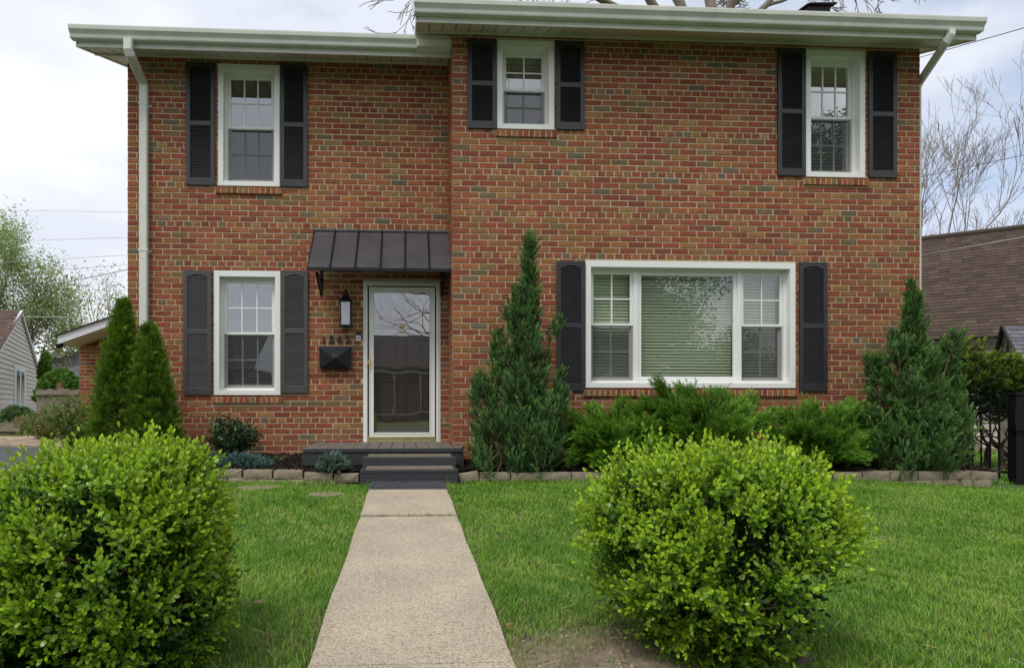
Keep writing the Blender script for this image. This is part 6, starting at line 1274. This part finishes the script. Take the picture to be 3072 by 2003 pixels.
# ------------------------------------------------------------------ overhead wires
def wire(p0, p1, Y0, Y1, sag, lab, mat=m_wire, r=0.012):
    a = Vector((SX(p0[0], Y0), Y0, SZ(p0[0], p0[1], Y0))); b = Vector((SX(p1[0], Y1), Y1, SZ(p1[0], p1[1], Y1))); mb = MB()
    pts = [a.lerp(b, t)+Vector((0, 0, -sag*4*t*(1-t))) for t in np.linspace(0, 1, 14)]; mb.tube(pts, r, 5); o = mb.build('power_line', mat); tag(o, lab, 'wire', 'overhead wires')
wire((-60, 630), (520, 638), 30, 26, 0, 'topmost faint overhead wire left of the house', m_wirel, .007)
wire((-60, 726), (520, 708), 30, 26, .0, 'second faint wire from the top, left of the house', m_wirel, .008)
wire((-60, 791), (520, 757), 30, 24, .0, 'third wire from the top, left of the house', m_wirel, .009)
wire((-60, 827), (520, 784), 30, 24, .0, 'fourth wire from the top, left of the house', m_wirel, .009)
wire((-60, 880), (520, 775), 24, 16, .12, 'darkest sagging cable left of the house, lowest against the open sky', M('cable_grey', (.16, .16, .18)), .010)
wire((-60, 947), (470, 957), 33, 24, 0, 'pale wire low over the garage roof', m_wirel, .014)
wire((2600, 218), (3200, 48), 14, 9, .0, 'dark wire crossing behind the right downspout', r=.007)
wire((2600, 566), (3200, 438), 16, 12, .0, 'dark wire across the bare tree, the lower and thicker one', r=.007)
wire((2600, 580), (3200, 390), 24, 20, .0, 'thin wire across the bare tree, rising more steeply', M('cable_pale', (.22, .23, .27)), r=.007)
wire((2600, 795), (3200, 688), 9.2, 7.5, .0, 'pale cable crossing in front of the brown neighbour roof', m_wirel, .006)

# ------------------------------------------------------------------ small debris and the cut stump
def dead_leaf(px, py, lab, c, s=0.035):
    d0 = 3.0
    for _ in range(25):
        x_ = SX(px, d0); gz_ = float(ground_z(x_, d0))+0.03; d0 = d0*0.5+0.5*((EYE-gz_)*FPX/(py-HY))/(math.cos(YAW)+x_/d0*math.sin(YAW))
    mb = MB(); mb.cur = c; r_ = random.Random(int(px)); n = 7; pts = [(x_+s*math.cos(a)*r_.uniform(.5, 1), d0+s*math.sin(a)*r_.uniform(.5, 1), gz_+r_.uniform(0, .014)) for a in np.linspace(0, 6.28, n+1)[:-1]]; cc = (x_, d0, gz_+.004)
    for k in range(n): mb.poly([cc, pts[k], pts[(k+1) % n]])
    o = mb.build('dead_leaf', m_leaf, cols=True); tag(o, lab, 'leaf', 'dead leaves on the lawn')
dead_leaf(778, 1808, 'curled tan dead leaf in the grass left of the path', (.35, .22, .12))
dead_leaf(1783, 1445, 'brown dead leaf against the edging blocks behind the right boxwood', (.28, .13, .07), .04)
dead_leaf(1530, 1878, 'small orange leaf on bare soil', (.3, .16, .07), .02)
root = empty('cut_stump', (SX(2385, 2.35), 2.35, -0.12)); tag(root, 'sawn grey-brown woody stump with a side branch at the foot of the right boxwood', 'stump')
mb = MB(); b = Vector((SX(2375, 2.35), 2.35, SZ(2375, 2030, 2.35))); e = Vector((SX(2418, 2.33), 2.33, SZ(2418, 1955, 2.33))); mb.tube([b, b.lerp(e, .5)+Vector((.004, 0, 0)), e], [.020, .017, .015], 9)
mb.tube([b.lerp(e, .6), Vector((SX(2400, 2.34), 2.34, SZ(2400, 1932, 2.34)))], [.008, .003], 6); mb.tube([b.lerp(e, .7), Vector((SX(2445, 2.32), 2.32, SZ(2445, 1972, 2.32)))], [.007, .004], 6)
mb.build('wood', m_bark, root)

# ------------------------------------------------------------------ across the street (seen only in the window glass)
ac = empty('house_across_street', (0, -25, -0.3)); tag(ac, 'grey house with white porch posts mirrored in the storm door', 'house')
m_pp = M('post_grey', (0.30, 0.30, 0.30), rough=.6); m_acw = M('grey_siding', (0.055, 0.05, 0.048), rough=.7); mb = MB(); mb.box(-7.5, 7.5, -31, -25, -0.4, 3.0); mb.build('wall', m_acw, ac)
mb = MB(); mb.hexa([(-8,-24,2.9),(8,-24,2.9),(8,-28,5.3),(-8,-28,5.3),(-8,-24,3.0),(8,-24,3.0),(8,-28,5.4),(-8,-28,5.4)]); mb.hexa([(-8,-32,2.9),(8,-32,2.9),(8,-28,5.3),(-8,-28,5.3),(-8,-32,3.0),(8,-32,3.0),(8,-28,5.4),(-8,-28,5.4)]); mb.build('roof', m_shingle_d, ac)
for x_ in (-2.4, -.8, .8, 2.4): mb = MB(); mb.box(x_-.06, x_+.06, -24.4, -24.2, 0.2, 2.7); mb.build('post', m_pp, ac)
mb = MB(); mb.box(-2.7, 2.7, -24.5, -24.1, 2.7, 2.85); mb.box(-2.7, 2.7, -24.6, -24.0, .1, .2); mb.build('porch', m_pp, ac)
gd = [(0.08, 0.17, 0.035), (0.11, 0.22, 0.045), (0.06, 0.13, 0.028)]
def crown_tree(lab, base, cz, rx, rz, n, seed, cols_=gd, low=False):
    rg = np.random.default_rng(seed); r_ = random.Random(seed); b = Vector(base); root = empty('street_tree', b); tag(root, lab, 'tree', 'trees across the street'); mb = MB(); c0 = Vector((b.x, b.y, cz))
    mb.tube([b, b+Vector((.1, 0, (cz-b.z)*.5)), c0], [.3, .24, .14], 9); nc = 46; v = norm(rg.normal(size=(nc, 3))); C = np.array(c0)+v*np.array([[rx, rx*.8, rz]])*rg.uniform(.25, .95, (nc, 1))
    for k in range(nc): mb.tube([b.lerp(c0, r_.uniform(.45, .95)), Vector(C[k])*.5+c0*.5+Vector((0, 0, -.2)), Vector(C[k])], [.08, .05, .012], 5, cap=False)
    mb.build('trunk', m_bark, root); idx = rg.integers(0, nc, n); P = C[idx]+norm(rg.normal(size=(n, 3)))*(rg.random((n, 1))**.4)*rg.uniform(.28, .34)*rx*np.array([[1, 1, .75]]); P[:, 2] = np.maximum(P[:, 2], 0.2)
    t = Tpl(); t.add([(0,0,0),(.3,.08,.5),(0,0,1),(-.3,.08,.5)], [.5]*4, [(0,1,2,3)]); t.done(); c = np.array(cols_)[rg.integers(0, len(cols_), n)]*rg.uniform(.7, 1.3, (n, 1)); scatter('crown', [t], P, rg.normal(size=(n, 3))+np.array([[0, 0, -.3]]), rg.uniform(.09, .17, n), c, c, m_leaf, root, rg=rg)
gd = [(0.13, 0.25, 0.05), (0.17, 0.31, 0.06), (0.10, 0.20, 0.04)]
crown_tree('broad green tree mirrored across most of the picture window', (9.2, -12.5, -.3), 4.6, 4.3, 3.4, 60000, 121)
crown_tree('tall green tree mirrored in the upstairs right window', (19.5, -13, -.3), 9.5, 4.2, 4.5, 42000, 122)
crown_tree('low bushy tree mirrored in the lower right of the picture window', (15.5, -14, -.3), 2.1, 3.6, 1.9, 30000, 125)
crown_tree('small leafy tree mirrored in the ground-floor left window', (-10.6, -12, -.3), 4.6, 1.9, 2.2, 9000, 123)
ac = empty('house_across_street', (-13, -22, -0.3)); tag(ac, 'low brown house mirrored in the lower half of the ground-floor left window', 'house')
mb = MB(); mb.box(-22, -9, -28, -22, -.4, 2.9); mb.build('wall', M('brown_siding', (.12, .10, .08), rough=.8), ac)
mb = MB(); mb.hexa([(-23,-21,2.7),(-8.6,-21,2.7),(-8.6,-25,5.0),(-23,-25,5.0),(-23,-21,2.8),(-8.6,-21,2.8),(-8.6,-25,5.1),(-23,-25,5.1)]); mb.build('roof', m_shingle_d, ac)
rr_ = random.Random(55); tb_ = Vector((2.9, -9.0, -.3)); root = empty('street_tree', tb_); tag(root, 'leafless street tree whose crooked limbs are mirrored in the storm door', 'tree', 'trees across the street'); out_, tips = [], []
mbt = MB(); mbt.tube([tb_, tb_+Vector((.1, 0, 2)), tb_+Vector((0, 0, 5.5)), tb_+Vector((.2, 0, 9))], [.32, .25, .2, .1], 10)
for (z_, d_, L_, r_) in ((2.7, (-1, .1, .28), 2.0, .075), (3.5, (-1, -.1, .12), 1.9, .065), (4.1, (-1, .2, .25), 1.8, .07), (4.8, (-1, 0, .05), 1.9, .06), (5.3, (-.8, .1, .5), 2.2, .08), (3.2, (1, 0, .5), 2.2, .09), (4.5, (1, .2, .4), 2.2, .09), (6, (-.5, .2, 1), 2.4, .09), (6.5, (.6, -.2, .9), 2.4, .09), (8.5, (0, 0, 1), 2, .08)):
    grow(out_, tips, tb_+Vector((0, 0, z_)), Vector(d_).normalized(), L_, r_, 1, 6, rr_, 0.03, .6, .76, kids=(2, 3), wob=.22)
t1 = MB()
for pts, rad, lev in out_: t1.tube(pts, rad, 6 if lev < 3 else 3, cap=False)
mbt.build('trunk', m_bark, root, smooth=True); t1.build('branches', m_bark, root)
